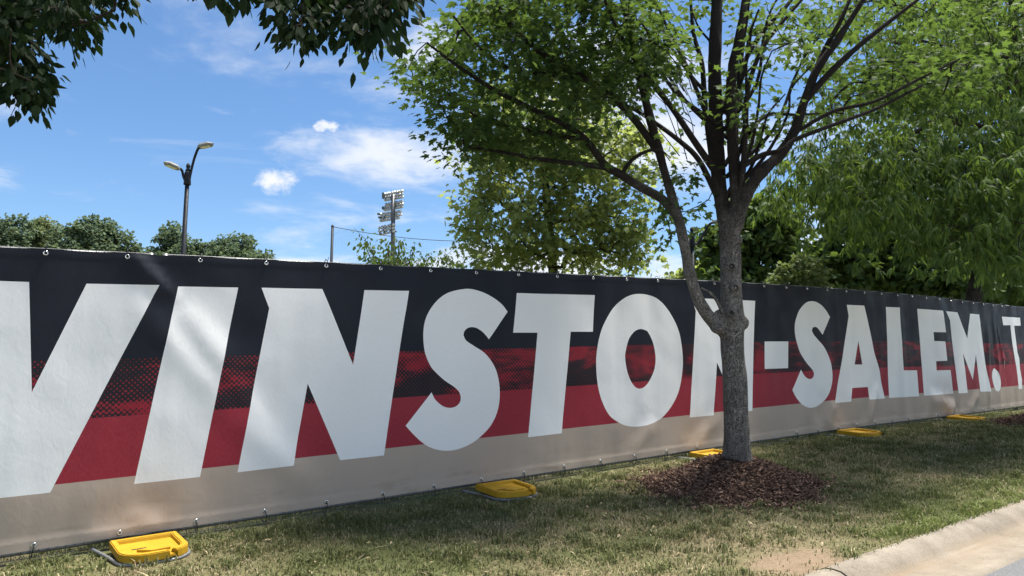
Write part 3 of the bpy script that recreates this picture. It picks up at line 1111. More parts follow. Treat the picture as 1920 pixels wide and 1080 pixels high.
def foot_block_outline(w, d, ch, n=5):
    """D shaped plan: straight at the fence, rounded front corners; x along fence, y towards the road (negative)"""
    pts = [(-w / 2, 0.0), (-w / 2, -(d - ch))]
    for a in np.linspace(0, math.pi / 2, n + 1)[1:]:
        pts.append((-w / 2 + ch * (1 - math.cos(a)), -(d - ch) - ch * math.sin(a)))
    for a in np.linspace(0, math.pi / 2, n + 1)[0:]:
        pts.append((w / 2 - ch + ch * math.sin(a), -d + ch * (1 - math.cos(a))))
    pts.append((w / 2, 0.0))
    return pts


def foot_meshes():
    W_, Dp, H_ = 0.43, 0.47, 0.050
    out = foot_block_outline(W_, Dp, 0.15)
    # walk round the outline starting right of the notch so that the front wall stays open there
    front = [(x, y) for x, y in out]
    ring = catmull(np.array(front), 1, True)
    n = len(ring)
    k = max(range(n), key=lambda i: (ring[i][1] < -Dp + 0.004) * (1 + ring[i][0]))       # right end of the straight front edge
    path = [np.array((0.125, -Dp))] + [ring[(k + 1 + i) % n] for i in range(n)]
    path[-1] = np.array((0.075, -Dp))
    cen = np.array((0.0, -Dp / 2))
    mb = MB()
    m = len(path)
    V = []
    for p in path:
        inn = cen + (p - cen) * np.array((0.80, 0.80))
        inb = cen + (p - cen) * np.array((0.77, 0.77))
        top = cen + (p - cen) * 0.985
        V += [(p[0], p[1], 0.0), (top[0], top[1], H_), (inn[0], inn[1], H_), (inb[0], inb[1], 0.022)]
    F = []
    for i in range(m - 1):
        for a in range(3):
            F.append((i * 4 + a, i * 4 + a + 1, (i + 1) * 4 + a + 1, (i + 1) * 4 + a))
    F += [(0, 3, 2, 1), ((m - 1) * 4, (m - 1) * 4 + 1, (m - 1) * 4 + 2, (m - 1) * 4 + 3)]
    mb.add(V, F)
    base = [tuple(cen + (np.array(p) - cen) * 0.99) for p in out]
    mb.prism(base[::-1], 0.002, 0.024)
    me = mb.mesh('weight_block', M['yellow'])
    bm = bmesh.new()
    bm.from_mesh(me)
    bmesh.ops.recalc_face_normals(bm, faces=bm.faces[:])
    bmesh.ops.bevel(bm, geom=[e for e in bm.edges if e.is_manifold and e.calc_face_angle(0) > 0.6], offset=0.006, segments=2, affect='EDGES')
    bm.to_mesh(me)
    bm.free()
    hb = MB()
    hb.prism([(-0.02, -0.36), (0.10, -0.35), (0.11, -0.28), (-0.10, -0.30)][::-1], 0.022, 0.042)
    handle = hb.mesh('handle_bridge', M['yellow'], False, 0.006)
    ho = MB()
    ho.box((-0.07, -0.23, 0.0255), (0.09, 0.012, 0.003))
    holes = ho.mesh('slot_shade', M['hole'])  # flat dark bar paints the shade of a slot
    fr = MB()
    loop = [(-W_ / 2 - 0.085, 0.05), (-W_ / 2 - 0.03, -0.20)] + [(x * 1.045, y * 1.03 - 0.004) for x, y in out[2:-2]] + [(W_ / 2 + 0.01, -0.28), (W_ / 2 + 0.02, 0.05)]
    fr.tube([np.array((x, y, 0.0)) for x, y in catmull(loop, 3)], 0.0125, 8)
    frame = fr.mesh('tube_frame', M['steel'], True)
    cl = MB()
    for x in (-0.045, 0.045):
        cl.tube([(x, 0.03, -0.02), (x, 0.03, 0.08)], 0.015, 8)
    cl.box((0, 0.03, 0.055), (0.14, 0.035, 0.02))
    clamp = cl.mesh('post_socket', M['steel'], True)
    return me, handle, holes, frame, clamp


FM = foot_meshes()


def fence_foot(s, label, skew=0.0, out_off=0.0):
    q = float(qf(s)) - 0.085 - out_off
    z = float(ground(s, q - 0.25))
    slope = math.atan(0.05)
    root = empty('fence_stand', P3(s, q, z + 0.030), RZ + skew)
    root.rotation_euler = (math.radians(4.0), -slope * 0.85, RZ + skew)
    tag(root, label, 'fence foot', 'yellow feet under the fence')
    mesh_obj('tube_frame', FM[3], root)
    b = mesh_obj('weight_block', FM[0], root)
    b.location = (0, -0.03, 0.016)
    for nm, m_ in (('handle_bridge', FM[1]), ('slot_shade', FM[2])):
        mesh_obj(nm, m_, b)
    c = mesh_obj('post_socket', FM[4], root)
    c.location = (0, 0.03, 0)
    return root


for s, lb, sk in zip(FEET, FEET_LABEL, (0, 0.03, -0.06, 0.02, -0.05, 0.0, 0, 0)):
    if lb:
        fence_foot(s, lb, sk)

# ------------------------------------------------------------------ trees


class Tree:
    """one tree: limbs traced as centre lines, twigs grown to leaf sprays, leaves"""
    def __init__(self, name, base, label, cat='tree', group=None):
        self.root = empty(name, base)
        self.base = np.array(base, float)
        tag(self.root, label, cat, group)
        self.nodes, self.nrad = [], []
        self.limbs = []

    def limb(self, pts, rads, k=6):
        P = catmull(pts, k)
        R = np.interp(np.linspace(0, 1, len(P)), np.linspace(0, 1, len(rads)), rads)
        self.limbs.append((P, R))
        for p, r in zip(P, R):
            self.nodes.append(p)
            self.nrad.append(r)
        return P, R

    def trunk_mesh(self, name, material, voxel, amp=0.010, limbs=None):
        """melt the thick limbs into one continuous skin"""
        V, F, o = [], [], 0
        for P, R in (limbs or self.limbs):
            v, f = tube_np(P, R, 16)
            n = 16
            m = len(P)
            caps = []
            v = np.concatenate([v, [P[0] - (P[1] - P[0]) * 0.2, P[-1]]])
            for j in range(n):
                caps.append((m * n, (j + 1) % n, j, j))
                caps.append((m * n + 1, (m - 1) * n + j, (m - 1) * n + (j + 1) % n, (m - 1) * n + (j + 1) % n))
            V.append(v)
            F += [tuple(q + o) for q in f] + [tuple(x + o for x in c[:3]) for c in caps]
            o += len(v)
        me = bpy.data.meshes.new(name)
        me.from_pydata([tuple(p) for p in (np.concatenate(V) - self.base)], [], F)
        bm = bmesh.new()
        bm.from_mesh(me)
        bmesh.ops.recalc_face_normals(bm, faces=bm.faces[:])
        bm.to_mesh(me)
        bm.free()
        ob = bpy.data.objects.new(name, me)
        COL.objects.link(ob)
        md = ob.modifiers.new('r', 'REMESH')
        md.mode = 'VOXEL'
        md.voxel_size = voxel
        sm = ob.modifiers.new('s', 'SMOOTH')
        sm.iterations = 3
        sm.factor = 0.6
        dg = bpy.context.evaluated_depsgraph_get()
        me2 = bpy.data.meshes.new_from_object(ob.evaluated_get(dg))
        bpy.data.objects.remove(ob)
        bpy.data.meshes.remove(me)
        me2.name = name
        n = len(me2.vertices)
        co = np.zeros(n * 3, np.float32)
        no = np.zeros(n * 3, np.float32)
        me2.vertices.foreach_get('co', co)
        me2.vertices.foreach_get('normal', no)
        co, no = co.reshape(-1, 3), no.reshape(-1, 3)
        # bark ridges: stretched upwards
        k = co * np.array([16, 16, 4.0])
        a = np.abs(vnoise3(k + 40, 61) - 0.5) * 2
        b_ = vnoise3(co * 5 + 11, 63) - 0.5
        co = co + no * (amp * (a - 0.4) + amp * 1.2 * b_)[:, None]
        me2.vertices.foreach_set('co', co.ravel())
        me2.materials.clear()
        me2.materials.append(material)
        me2.polygons.foreach_set('use_smooth', np.full(len(me2.polygons), True))
        me2.update()
        return mesh_obj(name, me2, self.root)

    def grow(self, targets, minr=0.0035, bend=0.10, maxlen=None, seed=1):
        """join every target to the nearest wood; returns unit directions at the targets"""
        r = np.random.default_rng(seed)
        n0 = len(self.nodes)
        tg = np.asarray(targets)
        base_nodes = np.array(self.nodes)
        dist = np.array([np.min(np.linalg.norm(base_nodes - t, axis=1)) for t in tg])
        order = np.argsort(dist)
        nodes = list(self.nodes)
        arr = np.zeros((n0 + 3 * len(tg), 3))
        arr[:n0] = base_nodes
        cost = np.zeros(n0 + 3 * len(tg))
        cnt = n0
        parent = {}
        segs = []
        dirs = np.zeros_like(tg)
        keep = np.ones(len(tg), bool)
        for ti in order:
            t = tg[ti]
            d = np.linalg.norm(arr[:cnt] - t, axis=1)
            j = int(np.argmin(d + cost[:cnt] * 0.25))
            a = arr[j]
            L = d[j]
            if L < 0.02:
                L = 0.02
            off = r.normal(size=3) * bend * L * 0.5 + np.array([0, 0, bend * L * 0.6])
            m1 = a + (t - a) * 0.4 + off
            m2 = a + (t - a) * 0.72 + off * 0.7
            ids = []
            for p in (m1, m2, t):
                arr[cnt] = p
                cost[cnt] = cost[j] + np.linalg.norm(p - a)
                ids.append(cnt)
                cnt += 1
            parent[ids[0]] = j
            parent[ids[1]] = ids[0]
            parent[ids[2]] = ids[1]
            segs.append((j, *ids))
            dd = t - m2
            dirs[ti] = dd / (np.linalg.norm(dd) + 1e-9)
        # pipe model radii
        flow = np.zeros(cnt)
        for sgm in segs:
            flow[sgm[3]] += 1
        for k in range(cnt - 1, n0 - 1, -1):
            flow[parent[k]] += flow[k]
        rad = minr * np.maximum(flow, 1) ** 0.42
        V, F, o = [], [], 0
        for j, a, b_, c in segs:
            rj = min(rad[a], self.nrad[j]) if j < n0 else rad[a]
            v, f = tube_np(arr[[j, a, b_, c]], [rj * 1.05, rad[a], rad[b_], rad[c] * 0.7], 5)
            V.append(v)
            F.append(f + o)
            o += len(v)
        self.twigs = (np.concatenate(V), np.concatenate(F))
        return dirs

    def put_twigs(self, material, name='branches', extra=()):
        V, F = [self.twigs[0]], [self.twigs[1]]
        o = len(V[0])
        for P, R in extra:
            v, f = tube_np(P, R, 7)
            V.append(v)
            F.append(f + o)
            o += len(v)
        me = np_mesh(name, np.concatenate(V) - self.base, None, [material], None, True, None, np.concatenate(F))
        o = mesh_obj(name, me, self.root)
        o['kind'] = 'stuff'
        return o


MAPLE = (np.array([(0, 0, 0), (0, 0.40, 0.02), (0.10, 0.10, 0), (0.36, 0.02, -0.03), (0.25, 0.22, -0.01), (0.55, 0.56, -0.06), (0.20, 0.50, 0.0), (0.17, 0.72, -0.01), (0, 1.0, -0.07), (-0.17, 0.72, -0.01), (-0.20, 0.50, 0.0), (-0.55, 0.56, -0.06), (-0.25, 0.22, -0.01), (-0.36, 0.02, -0.03), (-0.10, 0.10, 0)]),
         [(1, 0, 2), (1, 2, 4), (2, 3, 4), (1, 4, 6), (4, 5, 6), (1, 6, 7), (1, 7, 8), (1, 8, 9), (1, 9, 10), (1, 10, 12), (10, 11, 12), (1, 12, 14), (12, 13, 14), (1, 14, 0)])
OVATE = (np.array([(0, 0, 0), (0.22, 0.22, 0.03), (0.27, 0.45, 0.02), (0.13, 0.78, -0.02), (0, 1.0, -0.08), (-0.13, 0.78, -0.02), (-0.27, 0.45, 0.02), (-0.22, 0.22, 0.03), (0, 0.45, -0.02)]),
         [(8, 0, 1), (8, 1, 2), (8, 2, 3), (8, 3, 4), (8, 4, 5), (8, 5, 6), (8, 6, 7), (8, 7, 0)])
WILLOW = (np.array([(0, 0, 0), (0.09, 0.3, 0.02), (0.085, 0.62, -0.05), (0, 1.0, -0.26), (-0.085, 0.62, -0.05), (-0.09, 0.3, 0.02)]),
          [(0, 1, 5), (1, 2, 4), (1, 4, 5), (2, 3, 4)])
CLUMP = (np.array([(0, 0, 0), (0.42, 0.12, 0.05), (0.5, 0.55, -0.05), (0.1, 1.0, 0.03), (-0.45, 0.7, -0.06), (-0.4, 0.2, 0.06)]),
         [(0, 1, 2), (0, 2, 3), (0, 3, 4), (0, 4, 5)])


def frames(tip, nrm):
    """rotation matrices with y = tip, z close to nrm"""
    y = tip / (np.linalg.norm(tip, axis=1)[:, None] + 1e-9)
    z = nrm - y * np.sum(nrm * y, 1)[:, None]
    z /= np.linalg.norm(z, axis=1)[:, None] + 1e-9
    x = np.cross(y, z)
    return np.stack([x, y, z], 2)


def leaf_cloud(tree, shape, pos, tip, nrm, size, material, name='foliage', singles=0, shade=None, rngl=rng):
    """leaves as one part; the `singles` that show largest become parts of their own"""
    V0, F0 = shape
    R = frames(tip, nrm)
    n = len(pos)
    shade = rngl.random(n) if shade is None else shade
    idx = np.arange(n)
    if singles:
        rel = pos - CAM
        c = rel[:, 1] * math.cos(PITCH) + rel[:, 2] * math.sin(PITCH)
        u = -rel[:, 1] * math.sin(PITCH) + rel[:, 2] * math.cos(PITCH)
        px, py = 960 + FPX * rel[:, 0] / c, 540 - FPX * u / c
        vis = (c > 0.5) & (px > 5) & (px < 1915) & (py > 5) & (py < 1075)
        face = np.abs(np.sum(R[:, :, 2] * rel, 1)) / np.linalg.norm(rel, axis=1)
        score = np.where(vis, size / np.maximum(c, 0.1) * (0.4 + face), -1)
        top = np.argsort(-score)[:singles]
        top = top[score[top] > 0]
        lme = np_mesh('leaf', V0, F0, [material], None, False, np.full(len(V0), 0.0))
        for i in top:
            o = bpy.data.objects.new('leaf', lme)
            link(o, tree.root)
            m = Matrix([[*(R[i, r] * size[i]), (pos[i] - tree.base)[r]] for r in range(3)] + [[0, 0, 0, 1]])
            o.matrix_basis = m
        mask = np.ones(n, bool)
        mask[top] = False
        idx = idx[mask]
    W = np.einsum('nij,vj->nvi', R[idx] * size[idx][:, None, None], V0) + (pos[idx] - tree.base)[:, None, :]
    k = len(V0)
    F = (np.array(F0)[None] + (np.arange(len(idx)) * k)[:, None, None]).reshape(-1, 3)
    me = np_mesh(name, W.reshape(-1, 3), F, [material], None, False, np.repeat(shade[idx], k))
    o = mesh_obj(name, me, tree.root)
    o['kind'] = 'stuff'
    return o


def sample_poly(polys, n, d0, d1, r, margin_noise=0):
    """points spread through pixel outlines with real depth between d0 and d1 (n per polygon)"""
    out = []
    for (poly, m, da, db) in polys:
        P = np.array(poly, float)
        lo, hi = P.min(0), P.max(0)
        got = []
        while len(got) < m:
            c = lo + (hi - lo) * r.random((m * 3, 2))
            k = inside(P, c[:, 0], c[:, 1])
            got += [tuple(x) for x in c[k]]
        for x, y in got[:m]:
            out.append(at(x, y, da + (db - da) * r.random()))
    return np.array(out)


def sprays(targets, dirs, k, spread, size, r, mode='maple'):
    """leaves round every twig end"""
    n = len(targets)
    T_ = np.repeat(targets, k, 0)
    Dr = np.repeat(dirs, k, 0)
    jit = r.normal(size=(n * k, 3)) * spread
    if mode == 'maple':
        jit[:, 2] *= 0.55
        back = Dr * (r.random((n * k, 1)) * -spread * 1.6)
        pos = T_ + jit * 0.75 + back
        out = jit + Dr * spread * 0.7
        out[:, 2] = out[:, 2] * 0.4 - spread * (0.25 + 0.5 * r.random(n * k))
        nrm = np.stack([r.normal(size=n * k) * 0.45, r.normal(size=n * k) * 0.45, np.ones(n * k)], 1)
    elif mode == 'droop':
        jit[:, 2] = jit[:, 2] * 0.8
        pos = T_ + jit * 0.8 - Dr * (r.random((n * k, 1)) * spread * 1.2)
        out = jit * 0.5 + Dr * spread * 0.4
        out[:, 2] -= spread * (0.7 + 0.8 * r.random(n * k))
        nrm = r.normal(size=(n * k, 3)) + np.array([0, 0, 0.5])
    else:  # willow oak: leaves whorl out of short shoot ends and hang
        t = r.random((n * k, 1))
        shoot = Dr * 0.8 + np.array([0, 0, -0.25]) + np.repeat(r.normal(size=(n, 3)) * 0.35, k, 0)
        shoot /= np.linalg.norm(shoot, axis=1)[:, None]
        which = np.repeat(r.integers(0, 3, size=n * k // 3 + 1), 3)[:n * k]
        sub = np.repeat(r.normal(size=(n, 3, 3)) * spread, k, 0)[np.arange(n * k), which]
        pos = T_ + sub + shoot * (t - 0.6) * spread * 0.9
        az_ = r.random(n * k) * 2 * math.pi
        out = np.stack([np.cos(az_), np.sin(az_), np.zeros(n * k)], 1) * 0.75 + shoot * 0.55
        out[:, 2] -= 0.25 + 0.75 * r.random(n * k)
        nrm = np.array([0, 0, 1.0]) + r.normal(size=(n * k, 3)) * 0.35
    sz = size * (0.65 + 0.55 * r.random(n * k))
    return pos, out, nrm, sz


# --- the maple in front of the banner
def build_maple():
    s, q, _, _ = MOUND[0]
    DP = 7.02
    base = at(1383, 872, DP)
    t = Tree('maple_tree', base, 'maple with dark forked trunk standing in the mulch mound before the banner')
    px = DP / FPX

    def L(pts, rads, k=5):
        """pts: (px, py, depth offset)"""
        return t.limb([at(a, b, DP + (c * 0.4 if c < -0.25 else c)) for a, b, c in pts], [x * px for x in rads], k)
    L([(1383, 880, 0), (1383, 862, 0), (1382, 840, 0), (1380, 780, 0), (1377, 700, 0), (1372, 640, 0), (1372, 590, 0), (1371, 540, 0.0), (1369, 480, 0.0), (1368, 430, 0.0), (1366, 400, 0.0)], [34, 29, 25.5, 23, 22.3, 21.8, 22.5, 19.3, 18.8, 19.2, 14], 5)
    # left limb from the low fork
    L([(1372, 630, 0), (1348, 612, -0.03), (1322, 585, -0.08), (1303, 545, -0.12), (1290, 495, -0.16), (1277, 430, -0.2), (1265, 385, -0.2), (1248, 330, -0.2), (1232, 270, -0.2), (1215, 205, -0.15), (1197, 135, -0.1), (1176, 40, 0.0), (1150, -80, 0.1)], [17, 14.5, 12, 11, 10.5, 10, 9.5, 9, 8.5, 8, 7, 6, 4])
    # left of the leaders
    L([(1366, 440, 0), (1350, 360, 0.05), (1345, 300, 0.05), (1342, 220, 0.05), (1340, 130, 0.05), (1343, 40, 0.1), (1350, -120, 0.2), (1355, -300, 0.3)], [15, 14.5, 14, 13.5, 13, 12, 9, 5])
    L([(1372, 440, -0.05), (1380, 370, -0.08), (1376, 300, -0.1), (1371, 220, -0.1), (1372, 140, -0.12), (1388, 60, -0.2), (1402, -40, -0.3), (1420, -200, -0.4)], [13, 12, 11, 10.5, 9.5, 8, 6.5, 3])
    L([(1376, 430, -0.05), (1400, 365, -0.15), (1425, 325, -0.22), (1462, 290, -0.3), (1490, 245, -0.35), (1508, 190, -0.4), (1530, 135, -0.45), (1570, 75, -0.5), (1625, -10, -0.6), (1690, -110, -0.7)], [14, 12.5, 11.5, 11, 9.5, 8.5, 7.5, 7, 5.5, 3])
    n_thick = len(t.limbs)
    thick = list(t.limbs)
    # thinner limbs
    L([(1508, 190, -0.4), (1548, 145, -0.6), (1600, 95, -0.75), (1668, 40, -0.9), (1760, -30, -1.1)], [6.5, 6, 5, 4, 2])
    L([(1518, 160, -0.42), (1545, 95, -0.3), (1580, 30, -0.2), (1615, -60, -0.1)], [5.5, 5, 4, 2])
    L([(1385, 400, 0), (1393, 320, -0.2), (1398, 240, -0.3), (1402, 170, -0.35), (1425, 100, -0.4), (1460, 50, -0.5), (1530, -30, -0.6)], [6, 5.5, 5, 4.5, 4, 3.5, 2])
    L([(1378, 260, 0), (1382, 190, 0.2), (1395, 120, 0.35), (1430, 60, 0.5), (1480, 5, 0.6), (1520, -60, 0.7)], [6, 5.5, 5, 4.5, 4, 2])
    L([(1385, 170, 0), (1392, 90, 0.1), (1403, 10, 0.15), (1410, -90, 0.2)], [4.5, 4, 3, 2])
    L([(1335, 300, 0), (1322, 200, 0.2), (1316, 120, 0.3), (1300, 60, 0.4), (1292, -40, 0.5)], [6, 5.5, 5, 4, 2])
    L([(1340, 320, 0), (1300, 262, -0.2), (1262, 205, -0.4), (1230, 165, -0.5), (1190, 110, -0.7), (1150, 40, -0.9), (1120, -40, -1.1)], [7, 6, 5.5, 5, 4, 3, 2])
    L([(1345, 370, 0), (1310, 300, 0.25), (1275, 265, 0.45), (1228, 230, 0.7), (1180, 200, 0.9), (1100, 160, 1.2)], [6, 5.5, 5, 4.5, 3.5, 2])
    L([(1338, 250, 0), (1290, 130, 0.1), (1255, 60, 0.3), (1220, -20, 0.5)], [4.5, 4, 3, 2])
    # long low branches to the left, in the photograph's own fan
    L([(1270, 405, -0.2), (1240, 372, -0.3), (1200, 350, -0.5), (1160, 325, -0.6), (1135, 310, -0.7), (1098, 262, -0.8), (1060, 235, -0.9), (1000, 205, -1.1), (930, 170, -1.3), (860, 125, -1.6), (800, 80, -1.8)], [9, 8.5, 8, 7.5, 7, 6, 5, 4.5, 4, 3, 2])
    L([(1140, 315, -0.7), (1090, 308, -0.9), (1020, 300, -1.1), (940, 285, -1.3), (870, 275, -1.6)], [5.5, 5, 4, 3, 2])
    L([(1098, 262, -0.8), (1020, 250, -0.6), (950, 235, -0.5), (900, 222, -0.4), (830, 170, -0.3)], [4.5, 4, 3.5, 3, 2])
    L([(1232, 282, -0.2), (1190, 225, -0.4), (1150, 185, -0.6), (1100, 150, -0.7), (1030, 110, -1.0), (960, 50, -1.2), (930, 0, -1.4)], [7.5, 7, 6.5, 6, 5, 4, 2.5])
    L([(1100, 150, -0.7), (1030, 140, -0.8), (960, 130, -0.9), (900, 90, -0.9), (850, 30, -1.0)], [4.5, 4, 3, 2.5, 2])
    L([(1165, 328, -0.6), (1185, 300, -0.7), (1215, 283, -0.75), (1240, 282, -0.7)], [4, 3.5, 3, 2.5])
    # right side
    L([(1395, 310, -0.2), (1430, 290, -0.5), (1465, 282, -0.8), (1490, 262, -0.8), (1560, 235, -0.9), (1640, 205, -0.9), (1730, 160, -0.9)], [5.5, 5, 4.5, 4, 3.5, 3, 2])
    L([(1480, 255, -0.35), (1560, 210, -0.6), (1640, 190, -0.8), (1720, 150, -0.9), (1800, 110, -1.0)], [4, 3.5, 3, 2.5, 1.5])
    L([(1405, 250, -0.3), (1440, 215, 0.2), (1500, 215, 0.5), (1560, 210, 0.8)], [3.5, 3, 2.5, 1.5])
    # sucker by the fork, dead twigs
    L([(1357, 590, -0.06), (1343, 562, -0.1), (1330, 548, -0.1), (1315, 540, -0.1)], [4, 3, 2.6, 1.8])
    r = np.random.default_rng(3)
    # many slim upright branches fanning from the leaders
    for k in range(13):
        a = r.random()
        x0, y0 = (1345 + 35 * r.random(), 400 - 230 * a)
        sgn = -1 if r.random() < 0.5 else 1
        x1 = x0 + sgn * (25 + 190 * r.random() ** 1.3)
        y1 = y0 - 190 - 150 * r.random()
        dz = r.normal() * 0.5
        L([(x0, y0, 0), (x0 + (x1 - x0) * 0.4 + sgn * 10 * r.random(), y0 + (y1 - y0) * 0.30, dz * 0.4), (x0 + (x1 - x0) * 0.65 + r.normal() * 12, y0 + (y1 - y0) * 0.62, dz * 0.8), (x0 + (x1 - x0) * 0.8 + r.normal() * 9, y0 + (y1 - y0) * 0.82, dz * 0.9), (x1, y1, dz)], [4.4, 3.4, 2.6, 2.0, 1.2], 4)
    thin = t.limbs[n_thick:]
    # knots and collars on the trunk: pruned branch scars
    kn = []
    for (kx, ky, rr, dz) in ((1343, 614, 9, -0.12), (1372, 498, 7, -0.105), (1378, 538, 7, -0.11), (1352, 592, 9, -0.07), (1392, 605, 9, -0.05), (1372, 585, 10, -0.1), (1382, 450, 7, -0.1)):
        c = at(kx, ky, DP + dz)
        dr = -ray(kx, ky)
        dr = dr / np.linalg.norm(dr)
        kn.append((np.array([c - dr * 0.05, c, c + dr * 0.012]), np.array([rr * 1.5, rr * 1.15, rr * 0.7]) * px))
    t.trunk_mesh('trunk', M['bark_maple'], 0.0125, 0.011, thick + kn)
    # pruned branch scars: raised collar round a disc painted dark as shade
    for (kx, ky, rr, dz) in ((1343, 614, 6.5, -0.105), (1372, 499, 7.5, -0.112), (1379, 538, 6.5, -0.118), (1372, 586, 6, -0.135)):
        c = at(kx, ky, DP + dz)
        dr = -ray(kx, ky)
        q_ = Vector(dr).to_track_quat('Y', 'Z')
        sc_ = mesh_obj('branch_scar', torus_mesh('branch_scar', rr * px, rr * px * 0.42, M['bark_maple'], 14, 6), t.root)
        sc_.location = c - t.base
        sc_.rotation_euler = q_.to_euler()
        hb = MB()
        hb.tube([(0, -0.012, 0), (0, 0.003, 0)], [rr * px * 0.8, rr * px * 0.75], 10)
        hb.build('hollow_shade', M['hole'], sc_)  # dark disc in place of a shaded cavity
    polys = [
        # left sweep of foliage
        ([(775, 115), (795, 110), (850, 70), (840, 15), (880, -40), (1000, -120), (1230, -120), (1245, 60), (1260, 130), (1200, 190), (1140, 250), (1000, 275), (930, 295), (890, 280), (850, 255), (835, 230), (850, 205), (810, 170), (775, 150)], 260, DP - 0.9, DP + 1.7),
        ([(850, 20), (960, 0), (1240, -20), (1265, 110), (1235, 160), (1130, 190), (980, 190), (880, 130)], 115, DP - 0.8, DP + 1.3),
        ([(840, 225), (880, 235), (980, 260), (1120, 280), (1120, 300), (960, 310), (880, 285), (840, 255)], 36, DP - 0.8, DP + 0.6),
        ([(752, 125), (780, 120), (850, 205), (900, 240), (880, 250), (820, 205), (760, 155)], 20, DP - 0.9, DP + 0.2),
        # round the leaders
        ([(1265, 60), (1330, -60), (1480, -60), (1600, 10), (1560, 130), (1500, 140), (1420, 90), (1390, 250), (1310, 240), (1240, 300), (1270, 160)], 46, DP - 0.8, DP + 1.6),
        ([(1230, 300), (1290, 330), (1300, 440), (1260, 470), (1235, 400)], 10, DP - 0.2, DP + 0.5),
        ([(1400, 180), (1460, 150), (1470, 240), (1430, 290), (1390, 280)], 8, DP - 0.5, DP + 0.8),
        # the sunlit sprays on the right
        ([(1500, 20), (1640, -40), (1860, -60), (1890, 40), (1840, 130), (1850, 180), (1760, 230), (1700, 180), (1650, 240), (1560, 270), (1540, 210), (1610, 120), (1560, 80)], 80, DP + 0.0, DP + 2.0),
        ([(1610, 100), (1720, 110), (1830, 160), (1760, 225), (1660, 230), (1600, 190)], 34, DP - 0.2, DP + 1.2),
        # crown above the picture
        ([(760, -160), (1900, -160), (1800, -520), (1350, -700), (900, -520)], 26, DP - 0.8, DP + 2.6),
    ]
    tg = sample_poly(polys, 0, 0, 0, r)
    dirs = t.grow(tg, 0.0032, 0.10, seed=5)
    # dead bare twigs left of the leaders
    dead = []
    for k in range(16):
        a = (1290 + r.normal() * 25, 210 + r.normal() * 70)
        b = (a[0] - 30 - 90 * r.random(), a[1] - 80 - 110 * r.random())
        dd = DP + r.normal() * 0.4
        P = catmull([at(a[0], a[1], dd), at((a[0] * 0.6 + b[0] * 0.4) + r.normal() * 8, a[1] * 0.6 + b[1] * 0.4, dd + 0.1), at(b[0], b[1], dd + 0.25)], 4)
        dead.append((P, np.linspace(0.0055, 0.0018, len(P))))
    t.put_twigs(M['bark_maple'], 'branches', thin + dead)
    pos, out, nrm, sz = sprays(tg, dirs, 25, 0.18, 0.078, r, 'maple')
    leaf_cloud(t, MAPLE, pos, out, nrm, sz, M['leaf_maple'], 'foliage', 300, rngl=r)


build_maple()


# --- the overhanging tree by the camera, trunk out of frame to the left
def build_overhead():
    s0, q0 = -1.6, 4.5
    base = P3(s0, q0, float(ground(s0, q0)))
    t = Tree('overhanging_tree', base, 'nearby tree with dark pointed leaves hanging into the top left corner')
    up = np.array([0, 0, 1.0])
    t.limb([base - up * 0.1, base + up * 1.0, base + up * 2.2, base + up * 3.4], [0.17, 0.14, 0.12, 0.09], 4)
    top = base + up * 2.3
    t.limb([top, at(-420, -40, 4.2), at(-150, -20, 4.0), at(20, 10, 3.9), at(130, 45, 3.8), at(215, 20, 3.7)], [0.06, 0.045, 0.028, 0.016, 0.009, 0.005], 5)
    t.limb([top + up * 0.4, at(-300, -420, 4.2), at(120, -330, 3.8), at(440, -150, 3.5), at(600, -20, 3.4), at(700, 40, 3.4), at(740, 70, 3.4)], [0.06, 0.05, 0.036, 0.024, 0.013, 0.008, 0.004], 5)
    t.limb([at(-150, -20, 4.0), at(-40, 100, 3.9), at(30, 130, 3.8), at(60, 190, 3.7)], [0.018, 0.012, 0.007, 0.004], 4)
    t.limb([at(120, -330, 3.8), at(300, -180, 3.3), at(400, -90, 3.0), at(440, -30, 2.9)], [0.02, 0.014, 0.008, 0.004], 4)
    r = np.random.default_rng(13)
    polys = [
        ([(-120, -116), (235, -116), (238, -16), (222, 34), (190, 49), (180, 79), (145, 89), (110, 49), (60, 44), (35, 34), (10, 64), (-120, 64)], 105, 3.3, 4.5),
        ([(-80, 44), (20, 34), (45, 84), (80, 114), (92, 149), (70, 174), (45, 164), (20, 124), (-80, 114)], 24, 3.4, 4.3),
        ([(40, 159), (85, 154), (72, 189), (55, 186)], 5, 3.5, 3.9),
        ([(525, -96), (770, -96), (768, -6), (735, 44), (690, 69), (655, 54), (600, 29), (560, 34), (540, -6)], 66, 3.0, 3.9),
        ([(545, 4), (590, 24), (585, 64), (560, 74), (550, 44)], 8, 3.1, 3.6),
        ([(335, -86), (530, -86), (525, -38), (480, -28), (430, -26), (380, -31), (345, -38)], 22, 2.8, 3.5),
        ([(-900, -146), (820, -146), (700, -726), (0, -926), (-900, -726)], 60, 3.0, 5.6),
        ([(-900, -126), (-150, -126), (-150, 94), (-900, 174)], 24, 3.2, 5.2),
    ]
    tg = sample_poly(polys, 0, 0, 0, r)
    dirs = t.grow(tg, 0.0022, 0.06, seed=8)
    t.trunk_mesh('trunk', M['bark_oak'], 0.02, 0.006, [t.limbs[0]])
    t.put_twigs(M['bark_twig'], 'branches', t.limbs[1:])
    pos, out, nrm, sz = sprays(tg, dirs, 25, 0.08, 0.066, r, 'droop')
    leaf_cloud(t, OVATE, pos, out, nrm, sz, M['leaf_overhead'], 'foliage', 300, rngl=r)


build_overhead()


